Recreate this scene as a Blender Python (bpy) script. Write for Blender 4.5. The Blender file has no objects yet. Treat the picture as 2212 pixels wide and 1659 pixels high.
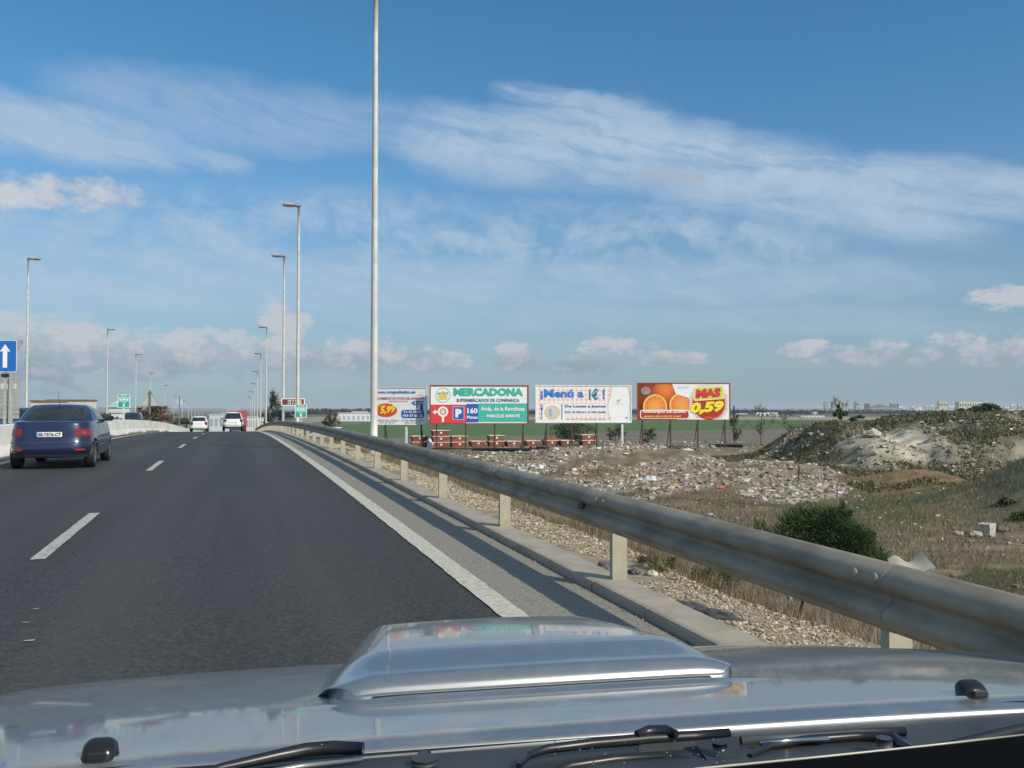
import bpy, math, random
import numpy as np
from mathutils import Vector, Matrix

# ------------------------------------------------------------------ frame of reference
# World: +Y runs along the road, +X to its right, the road surface beside the camera is z = 0.
R = math.radians
random.seed(7)
rng = np.random.default_rng(11)
HEAD = R(16.34)            # camera heads this much to the right of the road
FPX, CU, CV, VH = 2050.0, 1106.0, 829.5, 888.0     # focal length, centre and eye level measured on a 2212 px wide copy
PITCH = math.atan((VH - CV) / FPX)
EYE = Vector((0, 0, 1.5))
RT = Vector((math.cos(HEAD), -math.sin(HEAD), 0))
FH = Vector((math.sin(HEAD), math.cos(HEAD), 0))
FW = FH * math.cos(PITCH) + Vector((0, 0, math.sin(PITCH)))
UP = RT.cross(FW)

scene = bpy.context.scene
cam_d = bpy.data.cameras.new('camera')
cam_d.sensor_width = 36
cam_d.lens = 36 * FPX / 2212
cam_d.clip_start = 0.05
cam_d.clip_end = 40000
cam = bpy.data.objects.new('camera', cam_d)
scene.collection.objects.link(cam)
cam.matrix_world = Matrix(((RT.x, UP.x, -FW.x, 0), (RT.y, UP.y, -FW.y, 0), (RT.z, UP.z, -FW.z, EYE.z), (0, 0, 0, 1)))
scene.camera = cam

scene.view_settings.view_transform = 'Standard'
scene.view_settings.look = 'None'
scene.view_settings.exposure = -0.1
scene.view_settings.gamma = 1.0
scene.view_settings.use_curve_mapping = False

SUN_EL = R(36.8)
SUN_H = Vector((0.540, -0.842, 0)).normalized()
SUN_DIR = SUN_H * math.cos(SUN_EL) + Vector((0, 0, math.sin(SUN_EL)))
sun_d = bpy.data.lights.new('sun', 'SUN')
sun_d.energy = 4.5
sun_d.angle = R(0.6)
sun_d.color = (1.0, 0.93, 0.80)
sun = bpy.data.objects.new('sun', sun_d)
scene.collection.objects.link(sun)
sun.rotation_euler = SUN_DIR.to_track_quat('Z', 'Y').to_euler()
sun.location = (20, -20, 40)


# ------------------------------------------------------------------ node helper
class S:
    """a socket with arithmetic"""
    def __init__(s, nt, sock): s.nt, s.k = nt, sock
    def _m(s, op, *a, clamp=False):
        n = s.nt.nodes.new('ShaderNodeMath'); n.operation = op; n.use_clamp = clamp
        for i, v in enumerate((s,) + a):
            if isinstance(v, S): s.nt.links.new(v.k, n.inputs[i])
            else: n.inputs[i].default_value = v
        return S(s.nt, n.outputs[0])
    def __add__(s, o): return s._m('ADD', o)
    __radd__ = __add__
    def __mul__(s, o): return s._m('MULTIPLY', o)
    __rmul__ = __mul__
    def __sub__(s, o): return s._m('SUBTRACT', o)
    def __rsub__(s, o): return (s * -1.0) + o
    def __truediv__(s, o): return s._m('DIVIDE', o)
    def max(s, o): return s._m('MAXIMUM', o)
    def min(s, o): return s._m('MINIMUM', o)
    def sat(s): return s._m('ADD', 0.0, clamp=True)
    def step(s, lo, hi):
        n = s.nt.nodes.new('ShaderNodeMapRange'); n.interpolation_type = 'SMOOTHSTEP'
        s.nt.links.new(s.k, n.inputs[0]); n.inputs[1].default_value = lo; n.inputs[2].default_value = hi
        return S(s.nt, n.outputs[0])


def node(nt, kind, **kw):
    n = nt.nodes.new(kind)
    for k, v in kw.items():
        if hasattr(n, k): setattr(n, k, v)
    return n


def noise(nt, vec, scale, detail=4, rough=0.55, dist=0.0, dims='3D'):
    n = nt.nodes.new('ShaderNodeTexNoise'); n.noise_dimensions = dims
    n.inputs['Scale'].default_value = scale; n.inputs['Detail'].default_value = detail
    n.inputs['Roughness'].default_value = rough; n.inputs['Distortion'].default_value = dist
    if vec is not None: nt.links.new(vec, n.inputs['Vector'])
    return S(nt, n.outputs[0])


def mixc(nt, f, a, b):
    n = nt.nodes.new('ShaderNodeMix'); n.data_type = 'RGBA'
    for i, v in ((0, f), (6, a), (7, b)):
        if isinstance(v, S): nt.links.new(v.k, n.inputs[i])
        elif hasattr(v, 'is_output'): nt.links.new(v, n.inputs[i])
        elif isinstance(v, (int, float)): n.inputs[i].default_value = v
        else: n.inputs[i].default_value = (*v[:3], 1)
    return S(nt, n.outputs[2])


# ------------------------------------------------------------------ sky
world = bpy.data.worlds.new('World')
scene.world = world
world.use_nodes = True
nt = world.node_tree
nt.nodes.clear()
wo = nt.nodes.new('ShaderNodeOutputWorld')
bg = nt.nodes.new('ShaderNodeBackground')
bg.inputs[1].default_value = 0.115
sky = nt.nodes.new('ShaderNodeTexSky')
sky.sky_type = 'NISHITA'
sky.sun_disc = False
sky.sun_elevation = SUN_EL
sky.sun_rotation = math.atan2(SUN_H.x, SUN_H.y)
sky.altitude = 0
sky.air_density = 1.0
sky.dust_density = 0.6
sky.ozone_density = 1.6
geo = nt.nodes.new('ShaderNodeTexCoord')
sep = nt.nodes.new('ShaderNodeSeparateXYZ')
nt.links.new(geo.outputs['Generated'], sep.inputs[0])
dx, dy, dz = (S(nt, o) for o in sep.outputs)
az = dx._m('ARCTAN2', dy)                 # compass angle from the road direction, to the right
el = dz._m('ARCSINE')


def cxy(az_, el_):
    n = nt.nodes.new('ShaderNodeCombineXYZ')
    for i, v in enumerate((az_, el_)): nt.links.new(v.k, n.inputs[i])
    return n.outputs[0]


def ang(u, v):
    """sky direction of a measured point: azimuth and elevation"""
    d = (FW + RT * ((u - CU) / FPX) + UP * ((CV - v) / FPX)).normalized()
    return math.atan2(d.x, d.y), math.asin(d.z)


wa = noise(nt, cxy(az * 1.0, el * 2.0), 5.0, 5, 0.6)
wb = noise(nt, cxy(az * 1.0 + 3.1, el * 2.0 + 7.7), 5.0, 5, 0.6)
azw = az + (wa - 0.5) * 0.10
elw = el + (wb - 0.5) * 0.055


def streak(u0, v0, u1, v1, w, soft=1.0, a=azw, e=elw):
    """a soft stretched patch of cloud between two sky points"""
    (a0, e0), (a1, e1) = ang(u0, v0), ang(u1, v1)
    L = math.hypot(a1 - a0, e1 - e0); c, s_ = (a1 - a0) / L, (e1 - e0) / L
    ax, ex = a - (a0 + a1) / 2, e - (e0 + e1) / 2
    p = (ax * c + ex * s_) * (1.0 / (L / 2 + w / FPX)); q = (ex * c - ax * s_) * (FPX / w)
    r = (p * p) * (p * p) + q * q
    return (1.0 - r * (0.5 / soft)).step(0.0, 1.0)


def lin_noise(ang_deg, sx, sy, scale, detail=6, rough=0.6, off=0.0):
    c, s_ = math.cos(R(ang_deg)), math.sin(R(ang_deg))
    return noise(nt, cxy((azw * c + elw * s_) * sx + off, (elw * c - azw * s_) * sy + off), scale, detail, rough)


fib = lin_noise(-13, 3.0, 17.0, 2.2)
fib3 = lin_noise(-15, 5.0, 46.0, 2.4, off=9.3)
fib2 = lin_noise(-8, 4.0, 14.0, 4.0, off=4.2)
puff = noise(nt, cxy(az * 1.0, el * 1.6), 30.0, 8, 0.66)
big = noise(nt, cxy(az * 1.0 + 5.0, el * 2.4), 6.0, 5, 0.6)
mott = noise(nt, cxy(azw * 1.0 + 1.0, elw * 1.3), 20.0, 5, 0.6)

c1 = streak(900, 300, 1500, 330, 68) * 0.9
c1 = c1.max(streak(1250, 290, 1800, 400, 72))
c1 = c1.max(streak(1450, 380, 2050, 470, 62) * 0.95)
c1 = c1.max(streak(1120, 200, 1500, 285, 26) * 0.8)
c1 = c1.max(streak(1450, 275, 1800, 350, 34) * 0.6)
c1 = c1.max(streak(1800, 390, 2350, 420, 50) * 0.85)
c1 = c1.max(streak(-150, 240, 350, 320, 52) * 0.85)
c1 = c1.max(streak(250, 300, 520, 345, 24) * 0.6)
c1 = c1.max(streak(180, 200, 850, 270, 60) * 0.5)
c1 = c1 * (mott * 1.5 + .22).sat() * ((fib * 0.62 + fib3 * 0.38) * 3.8 - 0.95).sat()
c2 = streak(350, 500, 1700, 540, 95) * 0.75
c2 = c2.max(streak(-200, 450, 650, 520, 60) * 0.55)
c2 = c2 * ((mott - 0.40) * 5.0).sat() * (fib2 * 2.0 - .1).sat()
c3 = streak(-300, 570, 1150, 610, 62) * 0.75
c3 = c3.max(streak(700, 600, 2000, 600, 46) * 0.6).max(streak(600, 660, 2100, 690, 34) * 0.45)
c3 = c3 * (fib2 * 2.2 - 0.35).sat()
veil = (c1 * 0.95).max(c2).max(c3 * 0.95)
lowveil = (1.0 - (el - 0.02) * (1 / 0.24)).sat() * 0.62
# unseen cirrus overhead and behind, added to make the skylight less blue
out_f = el.step(0.48, 0.75).max(az._m('ABSOLUTE').step(1.15, 1.5) * el.step(0.05, 0.2))
veil = veil.max(out_f * (big - 0.34) * 3.0)


def cumulus(blobs, base_el):
    m = None
    for (u, v, w, h) in blobs:
        a0, e0 = ang(u, v)
        pu = (az - a0) * (FPX / w); pe = (el - e0) * (FPX / h)
        r = 1.0 - (pu * pu + pe * pe)
        m = r if m is None else m.max(r)
    return m


bl = [(60, 765, 170, 85), (180, 760, 120, 70), (300, 770, 120, 60), (430, 765, 120, 55), (540, 765, 120, 55), (650, 765, 120, 50), (780, 775, 110, 45), (160, 745, 95, 52), (240, 770, 80, 48), (350, 785, 110, 38), (420, 775, 90, 36), (500, 755, 80, 40), (600, 690, 46, 38), (640, 700, 40, 26),
      (700, 770, 120, 38), (850, 775, 120, 32), (1120, 775, 70, 34), (930, 780, 90, 30), (1330, 750, 90, 26), (1250, 790, 130, 22), (1430, 775, 90, 20),
      (1740, 752, 60, 20), (1910, 760, 52, 30), (1830, 770, 70, 22), (2060, 745, 50, 26), (2160, 760, 90, 34), (2180, 645, 90, 24), (2000, 770, 60, 20),
      (-120, 740, 120, 70), (2400, 740, 150, 60), (2700, 760, 160, 40), (-500, 760, 240, 60), (-900, 740, 260, 80)]
cm = cumulus(bl, 0)
cu_m = (cm.max(-1.5) * 0.9 + (puff - 0.53) * 4.6 + (big - 0.5) * 1.0)
cu = cu_m.step(-0.25, 0.6)
bl2 = [(35, 415, 85, 42), (190, 418, 120, 44), (110, 428, 90, 30)]
cm2 = cumulus(bl2, 0)
cu2 = (cm2 * 0.9 + (puff - 0.5) * 3.0).step(0.0, 1.0)
grey = streak(1400, 375, 1510, 388, 18, a=az, e=el) * (puff * 1.5).sat()
shade = ((el - 0.034) * 24.0 + (puff - 0.5) * 3.4).sat()

tint = node(nt, 'ShaderNodeMix', data_type='RGBA', blend_type='MULTIPLY')
tint.inputs[0].default_value = 1.0
nt.links.new(sky.outputs[0], tint.inputs[6])
nt.links.new(mixc(nt, el.step(0.02, 0.40), (0.72, 0.90, 1.04), (0.44, 0.90, 1.10)).k, tint.inputs[7])
skc = tint.outputs[2]
SKK = 1 / 0.115                                  # radiances below are given as seen, divided by the background's strength
col = mixc(nt, lowveil, S(nt, skc), tuple(SKK * c for c in (0.255, 0.35, 0.45)))
col = mixc(nt, veil.sat(), col, tuple(SKK * c for c in (0.47, 0.60, 0.76)))
lit = mixc(nt, shade, tuple(SKK * c for c in (0.27, 0.36, 0.46)), tuple(SKK * c for c in (0.60, 0.62, 0.66)))
col = mixc(nt, (cu * 0.86).sat(), col, lit)
lit2 = mixc(nt, (puff * 3.0 - 0.9 + cm2 * 0.2).sat(), tuple(SKK * c for c in (0.42, 0.47, 0.55)), tuple(SKK * c for c in (0.66, 0.68, 0.72)))
col = mixc(nt, (cu2 * 0.85).sat(), col, lit2)
col = mixc(nt, grey * 0.7, col, tuple(SKK * c for c in (0.42, 0.47, 0.55)))
nt.links.new(col.k, bg.inputs[0])
nt.links.new(bg.outputs[0], wo.inputs[0])


# ------------------------------------------------------------------ materials
def material(name, c1, c2=None, scale=4.0, rough=0.8, bump=0.0, bscale=None, metal=0.0, coat=0.0, detail=5, spec=0.5, coord='Object', attr=None,
             lo=0.35, hi=0.65, coat_rough=0.03, stretch=None):
    m = bpy.data.materials.new(name); m.use_nodes = True
    t = m.node_tree; b = t.nodes['Principled BSDF']
    b.inputs['Roughness'].default_value = rough; b.inputs['Metallic'].default_value = metal
    b.inputs['Coat Weight'].default_value = coat; b.inputs['Coat Roughness'].default_value = coat_rough
    b.inputs['Specular IOR Level'].default_value = spec
    b.inputs['Base Color'].default_value = (*c1, 1)
    tc = t.nodes.new('ShaderNodeTexCoord'); vec = tc.outputs[coord]
    if stretch:
        mp = t.nodes.new('ShaderNodeMapping'); mp.inputs['Scale'].default_value = stretch
        t.links.new(vec, mp.inputs[0]); vec = mp.outputs[0]
    base = None
    if attr:
        a = t.nodes.new('ShaderNodeVertexColor'); a.layer_name = attr
        base = S(t, a.outputs[0])
    if c2 is not None:
        n = noise(t, vec, scale, detail).step(lo, hi)
        if base is None:
            base = mixc(t, n, c1, c2)
        else:
            mu = node(t, 'ShaderNodeMix', data_type='RGBA', blend_type='MULTIPLY'); mu.inputs[0].default_value = 1
            t.links.new(base.k, mu.inputs[6]); t.links.new(mixc(t, n, c1, c2).k, mu.inputs[7]); base = S(t, mu.outputs[2])
    if base is not None: t.links.new(base.k, b.inputs['Base Color'])
    if bump:
        bn = t.nodes.new('ShaderNodeBump'); bn.inputs['Strength'].default_value = bump
        t.links.new(noise(t, vec, bscale or scale * 3, 5).k, bn.inputs['Height'])
        t.links.new(bn.outputs[0], b.inputs['Normal'])
    return m


def flat(name, c, rough=0.6, **kw):
    """a paint or plastic with a slight unevenness"""
    k = kw.pop('var', 0.12)
    return material(name, tuple(x * (1 - k) for x in c), tuple(min(1, x * (1 + k)) for x in c), kw.pop('scale', 3.0), rough, **kw)


M = {}
M['white_paint'] = flat('white_paint', (0.74, 0.73, 0.70))
M['sign_white'] = flat('sign_white', (0.78, 0.78, 0.76), 0.5, var=0.04)
M['pole'] = material('pole_paint', (0.62, 0.61, 0.57), (0.52, 0.50, 0.45), 2.0, 0.5, coord='Object')
M['galv'] = material('galvanised_rail', (0.31, 0.272, 0.20), (0.20, 0.173, 0.125), 5.0, 0.68, metal=0.0, bump=0.08, bscale=40, stretch=(1, 0.5, 1), detail=8, lo=.36, hi=.66)
M['post'] = material('galvanised_post', (0.42, 0.385, 0.285), (0.35, 0.32, 0.24), 5, 0.6, metal=0.1)
M['lamp_grey'] = flat('lamp_housing', (0.20, 0.20, 0.19), 0.5)
M['lamp_glass'] = flat('lamp_lens', (0.62, 0.60, 0.54), 0.3)
M['dark'] = flat('black_rubber', (0.012, 0.012, 0.013), 0.55)
M['plastic'] = flat('cowl_plastic', (0.045, 0.047, 0.05), 0.55)
M['plastic_grey'] = flat('cowl_plastic_grey', (0.036, 0.038, 0.039), 0.5, var=0.2)
M['gloss_black'] = flat('gloss_black', (0.012, 0.013, 0.014), 0.18)
M['glass'] = flat('car_glass', (0.015, 0.022, 0.024), 0.06, spec=0.7)
M['rust'] = material('rusty_steel', (0.11, 0.05, 0.035), (0.06, 0.03, 0.025), 6, 0.8)
M['pale_leg'] = flat('pale_leg_paint', (0.62, 0.62, 0.60))
M['concrete'] = material('concrete', (0.36, 0.315, 0.245), (0.28, 0.245, 0.195), 2.2, 0.9, bump=0.2, bscale=40)
M['board_white'] = flat('board_white', (0.80, 0.80, 0.79), 0.55, var=0.03, scale=1.0)


def P(u, v, Z):
    """world point seen at (u, v) at camera depth Z"""
    return EYE + (FW + RT * ((u - CU) / FPX) + UP * ((CV - v) / FPX)) * Z


def G(u, v, z):
    """world point seen at (u, v) lying on the level z"""
    d = FW + RT * ((u - CU) / FPX) + UP * ((CV - v) / FPX)
    return EYE + d * ((z - EYE.z) / d.z)


def CW(X, Z, z=0.0):
    """camera-heading coordinates (right, ahead) to world"""
    p = RT * X + FH * Z
    return Vector((p.x, p.y, z))


def smooth(t):
    t = np.clip(t, 0, 1); return t * t * (3 - 2 * t)


def zr(y):
    """height of the road: a gentle crest, then down"""
    y = np.asarray(y, float)
    a = .0148 * y - .000208 * np.clip(y, 0, 110) ** 2
    end = .0148 * 110 - .000208 * 110 ** 2
    k = np.clip(y - 110, 0, None)
    b = end - 0.031 * k + 0.000045 * np.clip(k, 0, 150) ** 2 + 0.0135 * np.clip(k - 150, 0, None)
    return np.where(y > 110, b, a)


PLAIN = -1.7


def vnoise(x, y, s, seed=0):
    """cheap smooth value noise"""
    x = np.asarray(x, float) / s + seed * 17.3; y = np.asarray(y, float) / s + seed * 9.1
    xi, yi = np.floor(x), np.floor(y); fx, fy = x - xi, y - yi
    fx = fx * fx * (3 - 2 * fx); fy = fy * fy * (3 - 2 * fy)
    def h(a, b):
        v = np.sin(a * 127.1 + b * 311.7 + seed * 13.7) * 43758.5453
        return v - np.floor(v)
    return (h(xi, yi) * (1 - fx) + h(xi + 1, yi) * fx) * (1 - fy) + (h(xi, yi + 1) * (1 - fx) + h(xi + 1, yi + 1) * fx) * fy


def fbm(x, y, s, seed=0, o=4):
    r, a, t = 0, 1, 0
    for i in range(o):
        r = r + a * vnoise(x, y, s / 2 ** i, seed + i); t += a; a *= .5
    return r / t


def mound(X, Z):
    """spoil heaps, given in camera-heading coordinates"""
    h = np.zeros_like(X)
    rough = fbm(X, Z, 5.0, 3)
    # the long overgrown spoil heap
    front = 41.5 + 1.2 * np.sin(X * .45) + smooth((18.5 - X) / 4) * 5 + (rough - .5) * 2.5
    left = 14.3 + (Z - 50) * 0.04 + (rough - .5) * .8
    prof = smooth((X - left) / 4.6) * 0.88 + smooth((X - 20.5) / 4.5) * 0.14
    dip = 0.17 * np.exp(-((X - 20.4) / .9) ** 2) + .05 * np.exp(-((X - 22.8) / .7) ** 2)
    sf = Z - front
    face = np.interp(sf, [0, 1.5, 4.6, 5.9, 8.5, 11.5], [0, .07, .20, .60, .82, 1.0])
    fallb = 1 - smooth((Z - 60) / 9)
    h += 2.86 * (prof - dip * prof) * face * fallb * (0.93 + .14 * rough) + (fbm(X, Z, 1.5, 8) - .5) * .50 * prof * smooth(sf / 3) * fallb
    h += (fbm(X, Z, .7, 12, 3) - .5) * .34 * prof * smooth(sf / 3) * fallb
    # the nearer grassy bank at the edge of the view
    h += 2.9 * np.exp(-((X - 19.6) / 4.0) ** 2 - ((Z - 29.5) / 4.6) ** 2) * (0.75 + 0.5 * rough)
    # brown soil hump
    h += 0.75 * np.exp(-((X - 16.6) / 2.0) ** 2 - ((Z - 38.5) / 2.2) ** 2)
    # low rubble ridges
    for (cx, cz, rx, rz, hh) in ((2.6, 54, 2.6, 2.2, .75), (6.6, 53, 3.6, 2.6, 1.05), (9.6, 52, 1.6, 2.0, .5), (-.3, 56, 2.2, 2.4, .7), (13.6, 50, 2.6, 2.4, .6), (13.6, 42, 3.0, 3.0, .65), (4.5, 44, 3.6, 2.2, .5), (8.8, 42, 2.4, 2.0, .35)):
        h += hh * np.exp(-((X - cx) / rx) ** 2 - ((Z - cz) / rz) ** 2) * (0.5 + 1.0 * rough)
    return h


def terrain(x, y, detail=True):
    x = np.asarray(x, float); y = np.asarray(y, float)
    c, s = math.cos(HEAD), math.sin(HEAD)
    X = x * c - y * s; Z = x * s + y * c
    dist = np.hypot(x, y)
    pl = PLAIN + (fbm(x, y, 14, 1) - .5) * .25 * np.clip(1 - dist / 160, 0, 1) + mound(X, Z)
    pl = pl + 75 * smooth((dist - 4200) / 3500) * (0.05 + .5 * fbm(x, y, 2600, 5)) + 2.0 * smooth((dist - 1500) / 2000)
    road = np.where(y < 700, zr(np.clip(y, -200, 700)), zr(700)) - 0.16
    w = 5.2 + np.clip(y - 110, 0, 300) * .12
    t_r = smooth((x - 4.0) / w)
    t_l = smooth((-x - 17.5) / (14 + np.clip(y - 110, 0, 300) * .12))
    t = np.where(x > 0, t_r, t_l)
    z = road * (1 - t) + np.where(x > 0, pl, pl - 0.3) * t
    return z



RUB = [[(1030, 985), (1100, 978), (1200, 992), (1330, 985), (1430, 972), (1500, 985), (1560, 1010), (1545, 1025), (1440, 1030), (1330, 1032), (1210, 1040), (1120, 1030), (1000, 1000)],
       [(1180, 1040), (1320, 1040), (1460, 1025), (1560, 1038), (1540, 1060), (1460, 1066), (1370, 1086), (1290, 1082), (1210, 1066)],
       [(1600, 1005), (1690, 985), (1720, 990), (1700, 1020), (1760, 1036), (1830, 1056), (1835, 1078), (1780, 1090), (1700, 1095), (1620, 1076), (1560, 1052), (1590, 1030)]]


def in_rub(X, Z, x=None, y=None):
    """where the rubble lies: outlines laid out on the plain"""
    X = np.asarray(X, float); Z = np.asarray(Z, float); m = np.zeros(X.shape, bool)
    j = (fbm(X, Z, 1.6, 103) - .5); k_ = (fbm(X, Z, 1.6, 109) - .5)
    pu = CU + (X + j * 2.2) / Z * FPX; pv = VH + (1.5 - PLAIN) / (Z + k_ * 5) * FPX
    for poly in RUB:
        c_in = np.zeros(X.shape, bool); n_ = len(poly)
        for i in range(n_):
            (x0, y0), (x1, y1) = poly[i], poly[(i + 1) % n_]
            cr = ((y0 > pv) != (y1 > pv)) & (pu < (x1 - x0) * (pv - y0) / (y1 - y0 + 1e-9) + x0)
            c_in ^= cr
        m |= c_in
    return m & (fbm(X, Z, 2.4, 107) > .38)


# ------------------------------------------------------------------ object helpers
def link(o, parent=None):
    scene.collection.objects.link(o)
    if parent is not None: o.parent = parent
    return o


def tag(o, label=None, cat=None, group=None, kind=None):
    if label: o['label'] = label
    if cat: o['category'] = cat
    if group: o['group'] = group
    if kind: o['kind'] = kind
    return o


def empty(name, loc, rz=0.0, label=None, cat=None, group=None):
    e = bpy.data.objects.new(name, None); e.empty_display_size = 0.1
    e.location = loc; e.rotation_euler = (0, 0, rz)
    link(e); tag(e, label, cat, group)
    return e


class MB:
    def __init__(s): s.v, s.f, s.sm = [], [], []
    def add(s, verts, faces, smooth_=False):
        n = len(s.v); s.v += [tuple(p) for p in verts]
        s.f += [tuple(i + n for i in q) for q in faces]; s.sm += [smooth_] * len(faces); return s
    def box(s, x0, x1, y0, y1, z0, z1):
        v = [(x, y, z) for x in (x0, x1) for y in (y0, y1) for z in (z0, z1)]
        return s.add(v, [(0, 1, 3, 2), (4, 6, 7, 5), (0, 4, 5, 1), (2, 3, 7, 6), (0, 2, 6, 4), (1, 5, 7, 3)])
    def bbox(s, x0, x1, y0, y1, z0, z1, b=0.01):
        """box with chamfered vertical and top edges"""
        p = [(x0 + b, y0), (x1 - b, y0), (x1, y0 + b), (x1, y1 - b), (x1 - b, y1), (x0 + b, y1), (x0, y1 - b), (x0, y0 + b)]
        cx, cy = (x0 + x1) / 2, (y0 + y1) / 2
        v = [(x, y, z0) for x, y in p] + [(x, y, z1 - b) for x, y in p]
        v += [(cx + (x - cx) * (1 - 2 * b / (x1 - x0)), cy + (y - cy) * (1 - 2 * b / (y1 - y0)), z1) for x, y in p]
        f = [tuple(range(7, -1, -1)), tuple(range(16, 24))]
        for k in (0, 8):
            f += [(k + i, k + (i + 1) % 8, k + 8 + (i + 1) % 8, k + 8 + i) for i in range(8)]
        return s.add(v, f)
    def tube(s, pts, r, n=10, cap=True):
        pts = [Vector(p) for p in pts]; m = len(pts)
        rs = r if isinstance(r, (list, tuple)) else [r] * m
        v = []; prev = None
        for i, p in enumerate(pts):
            d = (pts[min(i + 1, m - 1)] - pts[max(i - 1, 0)]).normalized()
            a = Vector((0, 0, 1)) if abs(d.z) < .95 else Vector((1, 0, 0))
            if prev is not None: a = prev
            b = d.cross(a).normalized(); a = b.cross(d).normalized(); prev = a
            for k in range(n):
                t = 2 * math.pi * k / n
                v.append(p + (a * math.cos(t) + b * math.sin(t)) * rs[i])
        f = [(i * n + k, i * n + (k + 1) % n, (i + 1) * n + (k + 1) % n, (i + 1) * n + k) for i in range(m - 1) for k in range(n)]
        s.add(v, f, True)
        if cap:
            o = len(s.v) - len(v)
            s.f += [tuple(o + k for k in range(n)), tuple(o + (m - 1) * n + k for k in reversed(range(n)))]; s.sm += [False, False]
        return s
    def disc(s, c, r, y=0.0, n=28, rx=None, a0=0, a1=360):
        """disc in the xz plane facing -y"""
        rx = rx or r; k = n + 1 if a1 - a0 < 360 else n
        v = [(c[0], y, c[1])] + [(c[0] + rx * math.cos(R(a0 + (a1 - a0) * i / n)), y, c[1] + r * math.sin(R(a0 + (a1 - a0) * i / n))) for i in range(k)]
        return s.add(v, [(0, 1 + i, 1 + (i + 1) % k) for i in range(n if k == n + 1 else n)])
    def ring(s, c, r0, r1, y=0.0, n=32, a0=0, a1=360):
        k = n + 1 if a1 - a0 < 360 else n; v = []
        for i in range(k):
            t = R(a0 + (a1 - a0) * i / n)
            v += [(c[0] + r0 * math.cos(t), y, c[1] + r0 * math.sin(t)), (c[0] + r1 * math.cos(t), y, c[1] + r1 * math.sin(t))]
        return s.add(v, [(2 * i, 2 * i + 1, (2 * i + 3) % (2 * k), (2 * i + 2) % (2 * k)) for i in range(n)])
    def poly(s, pts, y=0.0):
        return s.add([(p[0], y, p[1]) for p in pts], [tuple(range(len(pts)))])
    def prism(s, pts, y0, y1):
        """outline in xz extruded along y"""
        n = len(pts)
        v = [(p[0], y0, p[1]) for p in pts] + [(p[0], y1, p[1]) for p in pts]
        return s.add(v, [tuple(range(n)), tuple(range(2 * n - 1, n - 1, -1))] + [(i, i + n, (i + 1) % n + n, (i + 1) % n) for i in range(n)])
    def grid(s, fn, nu, nv, smooth_=True):
        v = [fn(i / nu, j / nv) for i in range(nu + 1) for j in range(nv + 1)]
        w = nv + 1
        return s.add(v, [(i * w + j, (i + 1) * w + j, (i + 1) * w + j + 1, i * w + j + 1) for i in range(nu) for j in range(nv)], smooth_)
    def mesh(s, name, mat):
        me = bpy.data.meshes.new(name)
        me.from_pydata(s.v, [], s.f)
        me.polygons.foreach_set('use_smooth', s.sm)
        if mat: me.materials.append(mat)
        me.update(); return me
    def build(s, name, mat, parent=None, loc=None):
        o = bpy.data.objects.new(name, s.mesh(name, mat))
        if loc is not None: o.location = loc
        return link(o, parent)


def np_mesh(name, verts, faces, mat, parent=None, smooth_=False, col=None):
    """fast mesh from numpy arrays; all faces the same size"""
    me = bpy.data.meshes.new(name); k = faces.shape[1]
    me.vertices.add(len(verts)); me.vertices.foreach_set('co', verts.astype(np.float32).ravel())
    me.loops.add(faces.size); me.loops.foreach_set('vertex_index', faces.astype(np.int32).ravel())
    me.polygons.add(len(faces))
    me.polygons.foreach_set('loop_start', np.arange(0, faces.size, k, dtype=np.int32))
    me.polygons.foreach_set('loop_total', np.full(len(faces), k, np.int32))
    me.polygons.foreach_set('use_smooth', np.full(len(faces), smooth_))
    me.update(calc_edges=True)
    if col is not None:
        a = me.color_attributes.new('Col', 'FLOAT_COLOR', 'POINT')
        c4 = np.ones((len(verts), 4), np.float32); c4[:, :3] = col
        a.data.foreach_set('color', c4.ravel())
    if mat: me.materials.append(mat)
    o = bpy.data.objects.new(name, me)
    return link(o, parent)


def grid_faces(nr, nc, wrap=False):
    i, j = np.meshgrid(np.arange(nr - 1), np.arange(nc if wrap else nc - 1), indexing='ij')
    j2 = (j + 1) % nc
    return np.stack([i * nc + j, i * nc + j2, (i + 1) * nc + j2, (i + 1) * nc + j], -1).reshape(-1, 4)


def set_depth(o, d):  # shift a printed piece proud of its board
    o.location.y = d; return o


def copy_tree(o, parent=None):
    c = o.copy(); link(c)
    if parent is not None: c.parent = parent
    for ch in list(o.children): copy_tree(ch, c)
    return c


def text(body, box, mat, parent, y=-0.03, bold=0.0, shear=0.0, name='lettering', slope=0.0, keep=False):
    """lettering fitted into box = (x0, z0, x1, z1) of the parent's face"""
    cu_ = bpy.data.curves.new('t', 'FONT'); cu_.body = body; cu_.size = 1; cu_.offset = bold; cu_.shear = shear; cu_.resolution_u = 2; cu_.extrude = 0.02
    o = bpy.data.objects.new('t', cu_); scene.collection.objects.link(o)
    bpy.context.view_layer.update()
    me = bpy.data.meshes.new_from_object(o.evaluated_get(bpy.context.evaluated_depsgraph_get()))
    bpy.data.objects.remove(o)
    n = len(me.vertices); co = np.empty(n * 3, np.float32); me.vertices.foreach_get('co', co); co = co.reshape(-1, 3)
    a, b = co.min(0), co.max(0); x0, z0, x1, z1 = box
    out = np.empty_like(co)
    out[:, 0] = x0 + (co[:, 0] - a[0]) / (b[0] - a[0]) * (x1 - x0)
    out[:, 2] = z0 + (co[:, 1] - a[1]) / (b[1] - a[1]) * (z1 - z0) + slope * (out[:, 0] - x0)
    out[:, 1] = y - (co[:, 2] - a[2]) / max(b[2] - a[2], 1e-6) * 0.006
    me.vertices.foreach_set('co', out.ravel()); me.materials.clear(); me.materials.append(mat); me.name = name; me.update()
    return link(bpy.data.objects.new(name, me), parent)


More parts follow.
